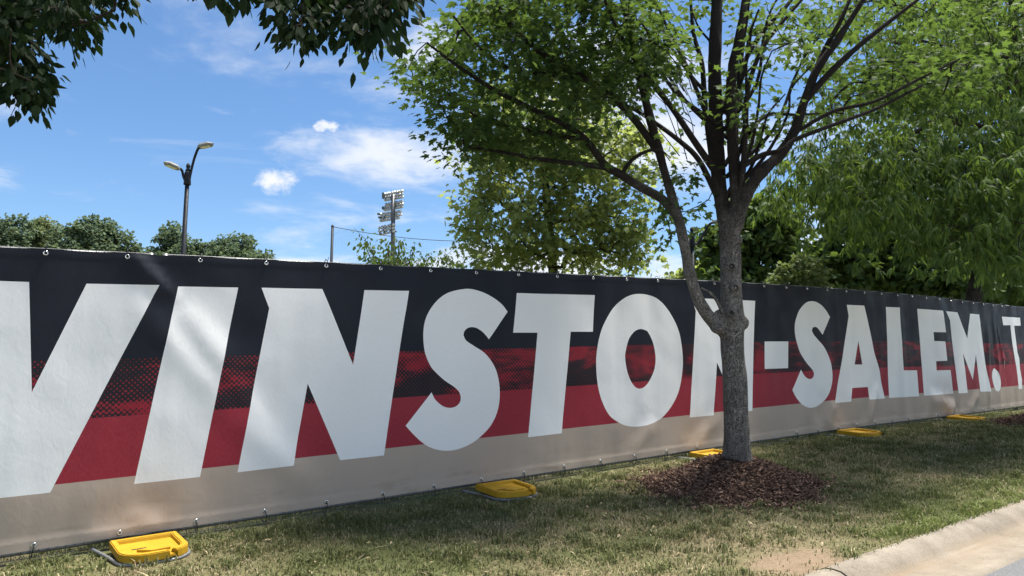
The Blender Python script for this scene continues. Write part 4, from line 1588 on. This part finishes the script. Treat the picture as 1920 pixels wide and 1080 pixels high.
# --- willow oak at the right
def build_oak():
    s0, q0, _, _ = MOUND[1]
    base = P3(s0, q0, float(ground(s0, q0)) + 0.12)
    rel = base - CAM
    DP = rel[1] * math.cos(PITCH) + rel[2] * math.sin(PITCH)
    t = Tree('willow_oak_tree', base, 'willow oak with narrow drooping leaves filling the right edge')
    up = np.array([0, 0, 1.0])
    w = np.array([0.15, -0.1, 0])
    t.limb([base - up * 0.2, base + up * 0.15, base + up * 1.0 + w * 0.05, base + up * 2.2 + w * 0.12, base + up * 3.6 + w * 0.2, base + up * 5.2 + w * 0.3, base + up * 7.2 + w * 0.2], [0.25, 0.19, 0.165, 0.15, 0.13, 0.10, 0.05], 4)
    r = np.random.default_rng(23)
    for k in range(22):
        h = 2.9 + 3.9 * (k / 21) + r.normal() * 0.12
        a = k * 2.4 + r.normal() * 0.3
        p0 = base + up * h + w * 0.12
        ln = 2.6 + 1.2 * r.random() - 0.22 * max(0, h - 4)
        dr = np.array([math.cos(a), math.sin(a), 0.28])
        t.limb([p0, p0 + dr * ln * 0.35, p0 + dr * ln * 0.7 + up * 0.05, p0 + dr * ln - up * 0.15], [0.045, 0.032, 0.018, 0.007], 4)
    polys = [
        ([(1500, 60), (1600, -60), (2050, -120), (2150, 200), (2100, 450), (1960, 515), (1840, 500), (1760, 505), (1640, 475), (1560, 430), (1490, 420), (1470, 330), (1520, 250), (1540, 160)], 760, DP - 2.6, DP + 3.0),
        ([(1490, 300), (1700, 260), (1960, 250), (1960, 510), (1840, 500), (1700, 450), (1560, 420)], 460, DP - 3.4, DP - 0.8),
        ([(1440, 300), (1500, 270), (1540, 380), (1500, 430), (1430, 400)], 45, DP - 1.5, DP + 1.0),
        ([(1500, -100), (2150, -150), (2050, -420), (1700, -450)], 130, DP - 2.5, DP + 2.5),
        ([(1990, -100), (2400, 0), (2400, 450), (1990, 500)], 130, DP - 2.0, DP + 3.0),
        ([(1770, -80), (2050, -100), (2050, 320), (1850, 300), (1790, 180)], 190, DP - 2.0, DP + 2.0),
    ]
    tg = sample_poly(polys, 0, 0, 0, r)
    dirs = t.grow(tg, 0.003, 0.08, seed=9)
    t.trunk_mesh('trunk', M['bark_oak'], 0.025, 0.010, [t.limbs[0]])
    t.put_twigs(M['bark_oak'], 'branches', t.limbs[1:])
    pos, out, nrm, sz = sprays(tg, dirs, 34, 0.16, 0.15, r, 'willow')
    leaf_cloud(t, WILLOW, pos, out, nrm, sz, M['leaf_oak'], 'foliage', 300, rngl=r)


build_oak()


# --- trees behind the fence
def crown_tree(name, label, px, depth, lobes, n, size, material, seed, group=None, trunk_r=0.16, shape=CLUMP, gap=0.40, clumps=None, cat='tree', trunk_mat='bark_oak'):
    """lobes: (px, py, rx px, ry px, depth offset); a trunk with limbs into every lobe"""
    r = np.random.default_rng(seed)
    b = at(px, 700, depth)
    s, q = sq(b)
    b[2] = float(ground(s, q))
    t = Tree(name, b, label, cat, group)
    cs, rs = [], []
    for (lx, ly, rx, ry, do) in lobes:
        cs.append(at(lx, ly, depth + do))
        rs.append((rx * depth / FPX, ry * depth / FPX))
    cs, rs = np.array(cs), np.array(rs)
    top = cs[np.argmax(cs[:, 2])]
    mid = np.array([b[0] * 0.6 + top[0] * 0.4, b[1] * 0.6 + top[1] * 0.4, b[2] + (top[2] - b[2]) * 0.5])
    t.limb([b - np.array([0, 0, 0.3]), b * 0.6 + mid * 0.4, mid, top], [trunk_r * 1.2, trunk_r, trunk_r * 0.75, trunk_r * 0.2], 5)
    wts = rs[:, 0] ** 2 * rs[:, 1]
    wts = wts / wts.sum()
    nc = clumps or max(24, n // 45)
    li = r.choice(len(lobes), nc, p=wts)
    d = r.normal(size=(nc, 3))
    d /= np.linalg.norm(d, axis=1)[:, None]
    rad = 0.45 + 0.55 * r.random((nc, 1)) ** 0.6
    cc = cs[li] + d * rad * np.stack([rs[li, 0], rs[li, 0], rs[li, 1]], 1)
    dirs = t.grow(cc, trunk_r * 0.05, 0.10, seed=seed)
    k = n // nc
    cr = rs.mean() * 0.30 + size * 0.5
    base_c = np.repeat(cc, k, 0)
    jd = r.normal(size=(nc * k, 3))
    jd /= np.linalg.norm(jd, axis=1)[:, None]
    pos = base_c + jd * (r.random((nc * k, 1)) ** 0.45) * cr * np.array([1.1, 1.1, 0.75])
    keep = vnoise3(pos / (cr * 0.9), seed) > gap * 0.85
    pos, jd = pos[keep], jd[keep]
    out = jd + r.normal(size=pos.shape) * 0.5
    out[:, 2] -= 0.4
    nrm = jd * 0.6 + r.normal(size=pos.shape) * 0.45 + np.array([0, 0, 0.7])
    sz = size * (0.6 + 0.7 * r.random(len(pos)))
    me_t = np.concatenate([tube_np(P, R, 8)[0] for P, R in t.limbs])
    mb = MB()
    for P, R in t.limbs:
        mb.tube(P - t.base, R, 8)
    mb.build('trunk', M[trunk_mat], t.root, True)
    t.put_twigs(M[trunk_mat])
    leaf_cloud(t, shape, pos, out, nrm, sz, material, 'foliage', 0, rngl=r)
    return t


crown_tree('sycamore_tree', 'broad yellow-green tree behind the banner, left of the maple trunk', 1050, 22.0,
           [(1000, 300, 130, 90, 0), (930, 430, 85, 80, -0.5), (1060, 430, 110, 90, 0.5), (1160, 400, 80, 90, 0), (1090, 270, 110, 80, 0.3), (1140, 490, 90, 45, 0.5), (890, 330, 50, 70, 0), (960, 500, 80, 40, 0), (875, 440, 30, 22, 0), (1010, 190, 110, 60, 0), (1190, 300, 60, 60, 0.4)],
           15000, 0.195, M['leaf_sycamore'], 101, trunk_r=0.17, shape=MAPLE, gap=0.43, clumps=760, trunk_mat='bark_maple')
G2 = 'dark trees behind the fence on the right'
crown_tree('broadleaf_tree', 'dark round tree just right of the maple trunk, behind the fence', 1400, 30.0, [(1360, 470, 55, 60, 0), (1420, 500, 60, 60, 0), (1430, 420, 60, 50, 0), (1370, 520, 60, 40, -0.5), (1470, 470, 50, 60, 0)], 7000, 0.26, M['leaf_dark'], 111, G2, 0.22, gap=0.3)
crown_tree('broadleaf_tree', 'dark tree behind the fence above the A and L', 1620, 32.0, [(1600, 470, 80, 70, 0), (1560, 520, 70, 50, -0.5), (1660, 510, 70, 60, 0), (1600, 380, 70, 60, 0.5), (1680, 430, 60, 60, 0.5)], 8000, 0.27, M['leaf_dark'], 112, G2, 0.24, gap=0.3)
crown_tree('broadleaf_tree', 'dark tree behind the fence above the E and M', 1780, 30.0, [(1750, 500, 80, 60, 0), (1800, 540, 80, 45, -0.5), (1840, 490, 70, 60, 0), (1780, 420, 70, 70, 0.5)], 7500, 0.26, M['leaf_dark'], 113, G2, 0.24, gap=0.3)
crown_tree('broadleaf_tree', 'dark tree behind the fence at the far right edge', 1930, 30.0, [(1900, 520, 80, 60, 0), (1960, 540, 80, 50, -0.5), (1940, 440, 80, 70, 0), (2020, 480, 80, 80, 0)], 7000, 0.26, M['leaf_dark'], 114, G2, 0.24, gap=0.3)
crown_tree('broadleaf_tree', 'tall green tree behind the willow oak, closing the sky at upper right', 1790, 20.0, [(1800, 120, 150, 120, 0), (1660, 240, 100, 100, 0.5), (1890, 310, 120, 120, 0), (1730, 370, 120, 90, -0.3), (1600, 360, 70, 70, 0), (1950, 120, 110, 130, 0.4), (1840, 450, 130, 60, 0)], 13000, 0.2, M['leaf_dark'], 117, G2, 0.22, gap=0.34, shape=OVATE)
crown_tree('pale_shrub', 'pale green bushy shrub rising over the fence above the hyphen', 1505, 20.0, [(1500, 510, 42, 38, 0), (1480, 540, 40, 30, 0), (1525, 545, 35, 30, 0), (1508, 470, 22, 30, 0)], 3000, 0.10, M['leaf_pale'], 115, None, 0.05, gap=0.35, cat='shrub')
crown_tree('broadleaf_tree', 'small olive tree far behind, between the left limb and the trunk', 1305, 45.0, [(1300, 520, 40, 22, 0), (1330, 515, 30, 30, 0), (1275, 530, 28, 14, 0)], 2200, 0.26, M['leaf_sycamore'], 116, None, 0.16, gap=0.3)
G1 = 'distant trees over the fence at the left'
crown_tree('distant_tree', 'distant dark tree at the left edge above the fence', 18, 110, [(-20, 450, 45, 45, 0), (25, 440, 34, 34, 0), (10, 475, 50, 30, 0)], 7200, 0.43, M['leaf_far'], 121, G1, 0.5, gap=0.25)
crown_tree('distant_tree', 'distant pale olive tree, second from the left edge', 75, 116, [(78, 440, 30, 32, 0), (60, 465, 34, 26, 0), (98, 470, 28, 26, 0)], 6000, 0.39, M['leaf_far_pale'], 122, G1, 0.45, gap=0.25)
crown_tree('distant_tree', 'widest distant dark tree, left of the street lamp', 178, 108, [(130, 448, 32, 30, 0), (180, 442, 42, 30, 0), (222, 458, 32, 24, 0), (170, 475, 70, 26, 0), (238, 470, 18, 14, 0)], 10400, 0.42, M['leaf_far'], 123, G1, 0.5, gap=0.25)
crown_tree('distant_tree', 'distant pointed tree right behind the street lamp pole', 328, 112, [(325, 440, 24, 22, 0), (310, 465, 34, 26, 0), (350, 470, 36, 22, 0), (330, 485, 60, 22, 0)], 7600, 0.41, M['leaf_far'], 124, G1, 0.5, gap=0.25)
crown_tree('distant_tree', 'distant tree right of the street lamp, lowest of the row', 448, 112, [(405, 465, 20, 18, 0), (445, 463, 34, 22, 0), (485, 480, 28, 16, 0), (445, 488, 62, 20, 0)], 7600, 0.39, M['leaf_far'], 125, G1, 0.5, gap=0.25)


def young_tree(px, tops, depth, label, seed, h=0.10):
    """sparse upright shoots with few leaves"""
    r = np.random.default_rng(seed)
    b = at(px, 640, depth)
    s, q = sq(b)
    b[2] = float(ground(s, q))
    t = Tree('young_tree', b, label)
    foot = at(px, 545, depth)
    t.limb([b, foot], [0.05, 0.04], 4)
    tg = []
    for (x, y) in tops:
        P, _ = t.limb([foot, at(px * 0.55 + x * 0.45, 520, depth + r.normal() * 0.3), at(x * 0.92 + px * 0.08, y + 22, depth + r.normal() * 0.4), at(x, y, depth + r.normal() * 0.4)], [0.03, 0.02, 0.012, 0.005], 6)
        for k in range(6, len(P)):
            for _ in range(2):
                tg.append(P[k] + r.normal(size=3) * np.array([0.16, 0.16, 0.10]))
    tg = np.array(tg)
    dirs = t.grow(tg, 0.004, 0.05, seed=seed)
    mb = MB()
    for P, R in t.limbs:
        mb.tube(P - t.base, R, 6)
    mb.build('trunk', M['bark_twig'], t.root, True)
    t.put_twigs(M['bark_twig'])
    pos, out, nrm, sz = sprays(tg, dirs, 4, 0.09, h, r, 'droop')
    leaf_cloud(t, OVATE, pos, out, nrm, sz * 1.1, M['leaf_dark'], 'foliage', 0, rngl=r)


young_tree(735, [(685, 448), (700, 470), (728, 462), (748, 452), (770, 470), (690, 490), (715, 488), (745, 480), (760, 488), (800, 482), (785, 492)], 17, 'young tree with sparse upright shoots below the stadium light tower', 131)
young_tree(838, [(838, 478), (845, 490), (830, 494)], 17, 'small leafy shoot poking over the banner left of the sycamore', 132, 0.09)


# ------------------------------------------------------------------ mulch mounds
def mulch(s0, q0, rad, h, n, label, seed):
    r = np.random.default_rng(seed)
    base = P3(s0, q0, float(ground(s0, q0)))
    nr, na = 26, 72
    V = []
    F = []

    def hgt(t):
        return h * (np.cos(np.clip(t, 0, 1) * math.pi) * 0.5 + 0.5) ** 0.8

    def edge(a):
        return rad * (1 + 0.09 * (fbm(np.cos(a) * 2 + 5, np.sin(a) * 2 + 5, seed) - 0.5) * 2)
    for i in range(nr):
        t = i / (nr - 1)
        for j in range(na):
            a = 2 * math.pi * j / na
            R = float(edge(a)) * t
            s, q = s0 + R * math.cos(a), q0 + R * math.sin(a) * 0.86
            z = float(ground(s, q)) + float(hgt(t)) + 0.012 * (float(fbm(s * 14, q * 14, seed + 3)) - 0.5) - (0.02 if i == nr - 1 else 0)
            p = xy(np.float64(s), np.float64(q))
            V.append((p[0], p[1], z))
    for i in range(nr - 1):
        for j in range(na):
            F.append((i * na + j, (i + 1) * na + j, (i + 1) * na + (j + 1) % na, i * na + (j + 1) % na))
    V = np.array(V)
    # shredded chips lying every way
    a = r.random(n) * 2 * math.pi
    t = np.sqrt(r.random(n)) * (1.0 + 0.10 * np.clip(r.normal(size=n), 0, 2) ** 2)
    R = edge(a) * t
    s, q = s0 + R * np.cos(a), q0 + R * np.sin(a) * 0.86
    z = ground(s, q) + hgt(t) + 0.006 + 0.012 * r.random(n)
    p = xy(s, q)
    C = np.concatenate([p, z[:, None]], 1)
    ln = 0.018 + 0.038 * r.random(n) ** 1.6
    wd = 0.004 + 0.006 * r.random(n)
    th = 0.0015 + 0.003 * r.random(n)
    yaw = r.random(n) * math.pi * 2
    pit = r.normal(size=n) * 0.38
    X = np.stack([np.cos(yaw) * np.cos(pit), np.sin(yaw) * np.cos(pit), np.sin(pit)], 1)
    Zv = np.array([0, 0, 1.0]) + r.normal(size=(n, 3)) * 0.35
    Y = np.cross(Zv, X)
    Y /= np.linalg.norm(Y, axis=1)[:, None]
    Z = np.cross(X, Y)
    box = np.array([(-1, -1, -1), (1, -0.5, -1), (1, 0.5, -1), (-1, 1, -1), (-1, -1, 1), (1, -0.5, 1), (1, 0.5, 1), (-1, 1, 1)], float)
    W = C[:, None] + box[None, :, 0:1] * (X * ln[:, None])[:, None] + box[None, :, 1:2] * (Y * wd[:, None])[:, None] + box[None, :, 2:3] * (Z * th[:, None])[:, None]
    fb = np.array([(4, 5, 6, 7), (0, 1, 5, 4), (1, 2, 6, 5), (2, 3, 7, 6), (3, 0, 4, 7)])
    Fb = (fb[None] + (np.arange(n) * 8)[:, None, None]).reshape(-1, 4) + len(V)
    col = np.concatenate([np.full(len(V), 0.12), np.repeat(np.clip(r.random(n) ** 1.3, 0, 1), 8)])
    me = np_mesh('mulch_mound', np.concatenate([V, W.reshape(-1, 3)]) - base, None, [M['mulch']], None, False, col, np.concatenate([np.array(F), Fb]))
    o = mesh_obj('mulch_mound', me)
    o.location = base
    tag(o, label, 'mulch', kind='stuff')


mulch(*MOUND[0], 15000, 'dark reddish mulch mound piled round the maple trunk', 5)
mulch(*MOUND[1], 5000, 'dark mulch mound at the right edge beyond the last yellow foot', 6)


# ------------------------------------------------------------------ grass
def build_grass():
    r = np.random.default_rng(77)
    n = 420000
    s = -1.5 + 24.5 * r.random(n) ** 1.25
    q = QK - 0.022 + (6.25 - QK) * r.random(n)
    q = np.where(r.random(n) < 0.02, QK - 0.05 + 0.10 * r.random(n), q)
    dist = np.hypot(s, q)
    dr = dry(s, q)
    br = bare(s, q)
    tuft = fbm(s * 6.5, q * 6.5, 71, 3)
    weed = fbm(s * 2.1 + 7, q * 2.6, 73, 2)
    prob = np.clip((0.35 + 0.95 * (tuft - 0.25)) * (1 - 0.9 * np.clip(br * 1.4, 0, 1)) * (1 - 0.30 * dr), 0.03, 1)
    prob = prob * np.clip(1.25 - dist / 40, 0.4, 1)
    ok = r.random(n) < prob
    for (ms, mq, mr, mh) in MOUND:
        ok &= np.hypot(s - ms, (q - mq) / 0.86) > mr * (0.95 + 0.08 * r.random(n))
    ok &= (q < qf(s) - 0.05 - 0.05 * r.random(n)) | (q > qf(s) + 0.05)
    for fs in FEET:
        ok &= ~((np.abs(s - fs) < 0.26) & (q > qf(s) - 0.58) & (q < qf(s) - 0.02))
    s, q, dr, br, tuft, weed, dist = (x[ok] for x in (s, q, dr, br, tuft, weed, dist))
    n = len(s)
    p = xy(s, q)
    z = ground(s, q) - 0.004
    B = np.concatenate([p, z[:, None]], 1)
    big = np.clip((tuft - 0.52) * 5, 0, 1)
    h = (0.016 + 0.022 * r.random(n)) * (1 + 1.4 * big * (0.4 + weed)) * (1 - 0.35 * np.clip((q - qf(s) + 0.30) / 0.25, 0, 1)) * (1 + dist / 60)
    wd = (0.0019 + 0.0018 * r.random(n)) * (1 + dist / 12)
    yaw = r.random(n) * 2 * math.pi
    lean = np.abs(r.normal(size=n)) * 0.55 + 0.25
    U = np.stack([np.cos(yaw), np.sin(yaw), np.zeros(n)], 1)
    yaw2 = yaw + math.pi / 2 + r.normal(size=n) * 0.6
    Wd = np.stack([np.cos(yaw2), np.sin(yaw2), np.zeros(n)], 1) * wd[:, None]
    mid = B + U * (h * lean * 0.35)[:, None] + np.array([0, 0, 1.0]) * (h * 0.62)[:, None]
    tip = B + U * (h * lean * 1.15)[:, None] + np.array([0, 0, 1.0]) * (h * (1.0 - 0.25 * np.minimum(lean, 1.6)))[:, None]
    V = np.stack([B - Wd, B + Wd, mid + Wd * 0.75, mid - Wd * 0.75, tip], 1)
    T0 = np.array([(0, 1, 2), (0, 2, 3), (3, 2, 4)])
    F = (T0[None] + (np.arange(n) * 5)[:, None, None]).reshape(-1, 3)
    g0, g1 = np.array([0.090, 0.104, 0.040]), np.array([0.215, 0.228, 0.092])
    st0, st1 = np.array([0.28, 0.23, 0.13]), np.array([0.48, 0.40, 0.25])
    k = r.random((n, 1))
    green = g0 + (g1 - g0) * k
    # lighter turf along the kerb: sunlight put into the blade colour
    sun_tint = np.exp(-((q - QK) / 0.45) ** 2)[:, None] * np.clip((s[:, None] - 4.6) / 1.0, 0, 1)
    green = green + (np.array([0.22, 0.265, 0.075]) - green) * sun_tint * 0.75
    straw = st0 + (st1 - st0) * k
    isdry = (r.random(n) < np.clip(dr * 0.72 + 0.06 - 0.5 * big, 0.02, 0.9))[:, None]
    col = np.where(isdry, straw, green)
    me = np_mesh('grass', V.reshape(-1, 3), F, [M['grass']], None, False, np.repeat(col, 5, 0))
    o = mesh_obj('grass', me)
    tag(o, 'short patchy green and straw coloured turf between kerb and banner', 'grass', kind='stuff')
    # dry leaf and twig litter
    n = 800
    s = 0.0 + 15 * r.random(n) ** 1.2
    q = QK + 0.05 + 3.0 * r.random(n)
    p = xy(s, q)
    C = np.concatenate([p, (ground(s, q) + 0.018)[:, None]], 1)
    V0 = np.array([(-1, -0.12, 0), (1, -0.1, 0.1), (1, 0.1, 0.1), (-1, 0.12, 0), (0, 0.35, 0.25), (0, -0.35, 0.2)])
    F0 = [(0, 5, 4), (0, 4, 3), (5, 1, 2), (5, 2, 4)]
    tipv = r.normal(size=(n, 3)) * np.array([1, 1, 0.15])
    R = frames(tipv, np.array([0, 0, 1.0]) + r.normal(size=(n, 3)) * 0.3)
    sz = 0.010 + 0.018 * r.random(n)
    tw = r.random(n) < 0.3
    sc = np.stack([sz * np.where(tw, 2.2, 1), sz * np.where(tw, 0.35, 1), sz * np.where(tw, 0.35, 1)], 1)
    W = np.einsum('nij,nvj->nvi', R, V0[None] * sc[:, None, :]) + C[:, None]
    F = (np.array(F0)[None] + (np.arange(n) * 6)[:, None, None]).reshape(-1, 3)
    me = np_mesh('leaf_litter', W.reshape(-1, 3), F, [M['litter']], None, False)
    o = mesh_obj('leaf_litter', me)
    tag(o, 'scattered dry leaf bits and twigs lying on the lawn', 'litter', kind='stuff')


build_grass()


# ------------------------------------------------------------------ lamps, tower, net
def base_at(px, depth, py=440):
    b = at(px, py, depth)
    s, q = sq(b)
    b[2] = float(ground(s, q))
    return b


def street_lamp(px, py_top, depth, arms, label, tilt=0.0):
    """arms: list of (dx, dy of the bend top, head dx, dy) in metres, dx to the right, dz up, dy away"""
    top = at(px, py_top, depth)
    b = base_at(px, depth, py_top)
    root = empty('street_lamp', b)
    tag(root, label, 'street lamp', 'double street lamps')
    h = top[2] - b[2]
    mb = MB()
    mb.tube([(0, 0, 0), (0, 0, 0.9), (0, 0, h * 0.5), (0, 0, h)], [0.115, 0.09, 0.08, 0.066], 12)
    pole = mb.build('pole', M['pole'], root, True)
    mb = MB()
    mb.tube([(0, 0, 0), (0, 0, 0.12), (0, 0, 0.5), (0, 0, 0.62)], [0.22, 0.2, 0.14, 0.11], 12)
    mb.build('pole_base', M['pole'], root, True)
    mb = MB()
    mb.tube([(0, 0, h - 0.03), (0, 0, h), (0, 0, h + 0.18), (0, 0, h + 0.34), (0, 0, h + 0.40)], [0.11, 0.115, 0.10, 0.105, 0.09], 12)
    mb.build('bracket', M['pole'], root, True)
    mb = MB()
    mb.tube([(0, 0, h + 0.38), (0, 0, h + 0.45), (0, 0, h + 0.52), (0, 0, h + 0.58), (0, 0, h + 0.64), (0, 0, h + 0.70)], [0.07, 0.085, 0.05, 0.07, 0.06, 0.02], 10)
    mb.build('finial', M['pole'], root, True)
    for pts, hd, yaw in arms:
        mb = MB()
        P = catmull([(x, y, h + z) for x, y, z in pts], 5)
        mb.tube(P, 0.042, 8)
        arm = mb.build('arm', M['pole'], root, True)
        e = P[-1]
        c, s_ = math.cos(yaw), math.sin(yaw)
        mb = MB()
        out = [(-0.05, -0.06), (0.08, -0.15), (0.38, -0.14), (0.50, 0.0), (0.38, 0.14), (0.08, 0.15), (-0.05, 0.06)]
        V = []
        for z, k in ((-0.035, 0.96), (0.02, 1.0), (0.075, 0.7)):
            for x, y in out:
                V.append((e[0] + c * x * k - s_ * y * k, e[1] + s_ * x * k + c * y * k, e[2] + z + 0.16 * x))
        n = len(out)
        F = [tuple(range(n))[::-1], tuple(range(2 * n, 3 * n))]
        for L in range(2):
            F += [(L * n + i, L * n + (i + 1) % n, (L + 1) * n + (i + 1) % n, (L + 1) * n + i) for i in range(n)]
        mb.add(V, F)
        head = mb.build('lamp_head', M['lamp'], root)
        mb = MB()
        V = [(e[0] + c * x - s_ * y, e[1] + s_ * x + c * y, e[2] - 0.040 + 0.16 * x) for x, y in ((0.08, -0.10), (0.38, -0.09), (0.38, 0.09), (0.08, 0.10))]
        V += [(a, b_, z - 0.012) for a, b_, z in V]
        mb.add(V, [(3, 2, 1, 0), (4, 5, 6, 7), (0, 1, 5, 4), (1, 2, 6, 5), (2, 3, 7, 6), (3, 0, 4, 7)])
        mb.build('lens', M['lamp_lens'], head)


street_lamp(351, 345, 24.0, [([(0.06, 0, 0.1), (0.09, 0.0, 0.35), (0.17, 0.0, 0.80), (0.29, -0.05, 1.12), (0.36, -0.06, 1.22)], None, -0.15),
                             ([(-0.05, 0, 0.05), (-0.12, -0.05, 0.25), (-0.13, -0.13, 0.40), (-0.17, -0.22, 0.45), (-0.21, -0.28, 0.43)], None, math.pi + 1.0)],
            'dark double headed street lamp against the blue sky at the left')
street_lamp(1298, 462, 26.0, [([(0.06, 0, 0.1), (0.2, 0.0, 0.12), (0.42, 0.0, 0.45), (0.62, -0.05, 0.78), (0.8, -0.06, 0.85)], None, 0.1),
                              ([(-0.05, 0, 0.05), (-0.06, 0.3, 0.3), (-0.07, 0.6, 0.6), (-0.08, 0.9, 0.7)], None, math.pi / 2)],
            'second street lamp glimpsed between the left limb and the maple trunk')


def light_tower():
    d = 115.0
    k = d / FPX
    b = base_at(737, d, 420)
    root = empty('floodlight_tower', b)
    tag(root, 'tall stadium floodlight tower with rows of lamps over the banner', 'floodlight tower')

    def pt(px, py, dy=0.0):
        return at(px, py, d + dy) - b
    mb = MB()
    mb.tube([(0, -0.7, 0), (0, -0.7, 15), pt(737, 470, -0.7), pt(737, 364, -0.7)], [0.55, 0.45, 0.36, 0.30], 10)
    mb.build('pole', M['tower'], root, True)
    # one floodlight, copied
    fb = MB()
    fb.tube([(0, 0.25, 0), (0, 0.05, 0), (0, -0.22, 0)], [0.10, 0.24, 0.30], 8)
    fl = fb.mesh('floodlight', M['flood'], True)
    bb = MB()
    bb.box((0, 0.3, 0.1), (0.26, 0.3, 0.4))
    rows = [(361, 722, 754, 8), (366.5, 722, 754, 8), (372, 722, 754, 8), (380.5, 724, 754, 7), (385.5, 722, 755, 8), (390.5, 722, 754, 8), (399, 714, 751, 9), (405, 714, 751, 9), (411, 714, 748, 8), (424, 712, 738, 6), (430, 712, 738, 6), (436, 714, 738, 5)]
    for i, (py, x0, x1, n) in enumerate(rows):
        a = 0.20      # rows run slightly away from the camera, so they climb in the picture
        bar = MB()
        p0, p1 = pt(x0, py + 3.5, 1.0), pt(x1, py - 2.5, -1.0)
        bar.tube([p0 + np.array([0, 0.35, 0]), p1 + np.array([0, 0.35, 0])], 0.11, 6)
        bar.build('crossarm', M['tower'], root)
        for j in range(n):
            t = j / (n - 1)
            o = mesh_obj('floodlight', fl, root)
            o.location = p0 * (1 - t) + p1 * t
            o.rotation_euler = (random.uniform(-0.35, 0.0), random.uniform(-0.1, 0.1), random.uniform(-1.0, 1.0))
            o.scale = (0.85, 0.85, 0.85)
    for px, py, w, h in ((718.5, 367, 3.6, 11), (718, 390, 3.2, 5), (710, 401.5, 5, 2.5), (712, 408, 5, 3), (721.5, 407.5, 3, 5), (721.5, 427, 3, 6), (721.5, 433.5, 3, 6), (713, 438, 4, 3)):
        mb = MB()
        c = pt(px, py, 0.5)
        mb.box(c, (w * k, 0.6, h * k))
        mb.build('ballast_box', M['tower'], root, False, 0.04)
    mb = MB()
    mb.box(pt(740, 434), (7 * k, 0.8, 0.12))
    mb.build('service_platform', M['tower'], root)


light_tower()


def ball_net():
    d0, d1 = 58.0, 58.0
    b = base_at(623, d0, 425)
    pole = MB()
    top = at(623.5, 425, d0)
    pole.tube([(0, 0, 0), (top[0] - b[0], top[1] - b[1], top[2] - b[2])], [0.13, 0.105], 8)
    root = empty('netting_pole', b)
    tag(root, 'slim dark pole holding ball netting, left of the floodlight tower', 'pole')
    pole.build('post', M['pole'], root, True)
    cp = MB()
    cp.tube([top - b, top - b + np.array([0, 0, 0.14])], [0.14, 0.06], 8)
    cp.build('cap', M['pole'], root)
    e = at(905, 452, 62.0)
    eb = base_at(905, 62.0, 452)
    net = empty('ball_netting', at(622, 495, d0))
    tag(net, 'thin see-through ball netting strung right from the slim pole', 'netting')
    nb = np.array(net.location)
    p2 = MB()
    p2.tube([eb - nb, e - nb], [0.13, 0.105], 8)
    p2.build('end_post', M['pole'], net, True)
    tl, tr = top - nb, e - nb
    bl, br_ = np.array([tl[0], tl[1], b[2] - nb[2] + 0.4]), np.array([tr[0], tr[1], eb[2] - nb[2] + 0.4])
    mb = MB()
    sag = [tl + (tr - tl) * t - np.array([0, 0, 0.35 * 4 * t * (1 - t)]) for t in np.linspace(0, 1, 15)]
    mb.tube(sag, 0.026, 5)
    mb.build('top_cable', M['net'], net, True)
    V, F, o = [], [], 0
    nx = 90
    for i in range(1, nx):
        t = i / nx
        a = tl + (tr - tl) * t - np.array([0, 0, 0.35 * 4 * t * (1 - t)])
        c = bl + (br_ - bl) * t
        v, f = tube_np([a, c], [0.002] * 2, 3)
        V.append(v)
        F.append(f + o)
        o += len(v)
    for j in range(1, 60):
        u = j / 60
        pts = []
        for t in np.linspace(0, 1, 8):
            a = tl + (tr - tl) * t - np.array([0, 0, 0.35 * 4 * t * (1 - t)])
            c = bl + (br_ - bl) * t
            pts.append(a * (1 - u) + c * u)
        v, f = tube_np(pts, [0.002] * 8, 3)
        V.append(v)
        F.append(f + o)
        o += len(v)
    me = np_mesh('net_mesh', np.concatenate(V), None, [M['net']], None, False, None, np.concatenate(F))
    w = mesh_obj('net_mesh', me, net)
    w['kind'] = 'stuff'


ball_net()
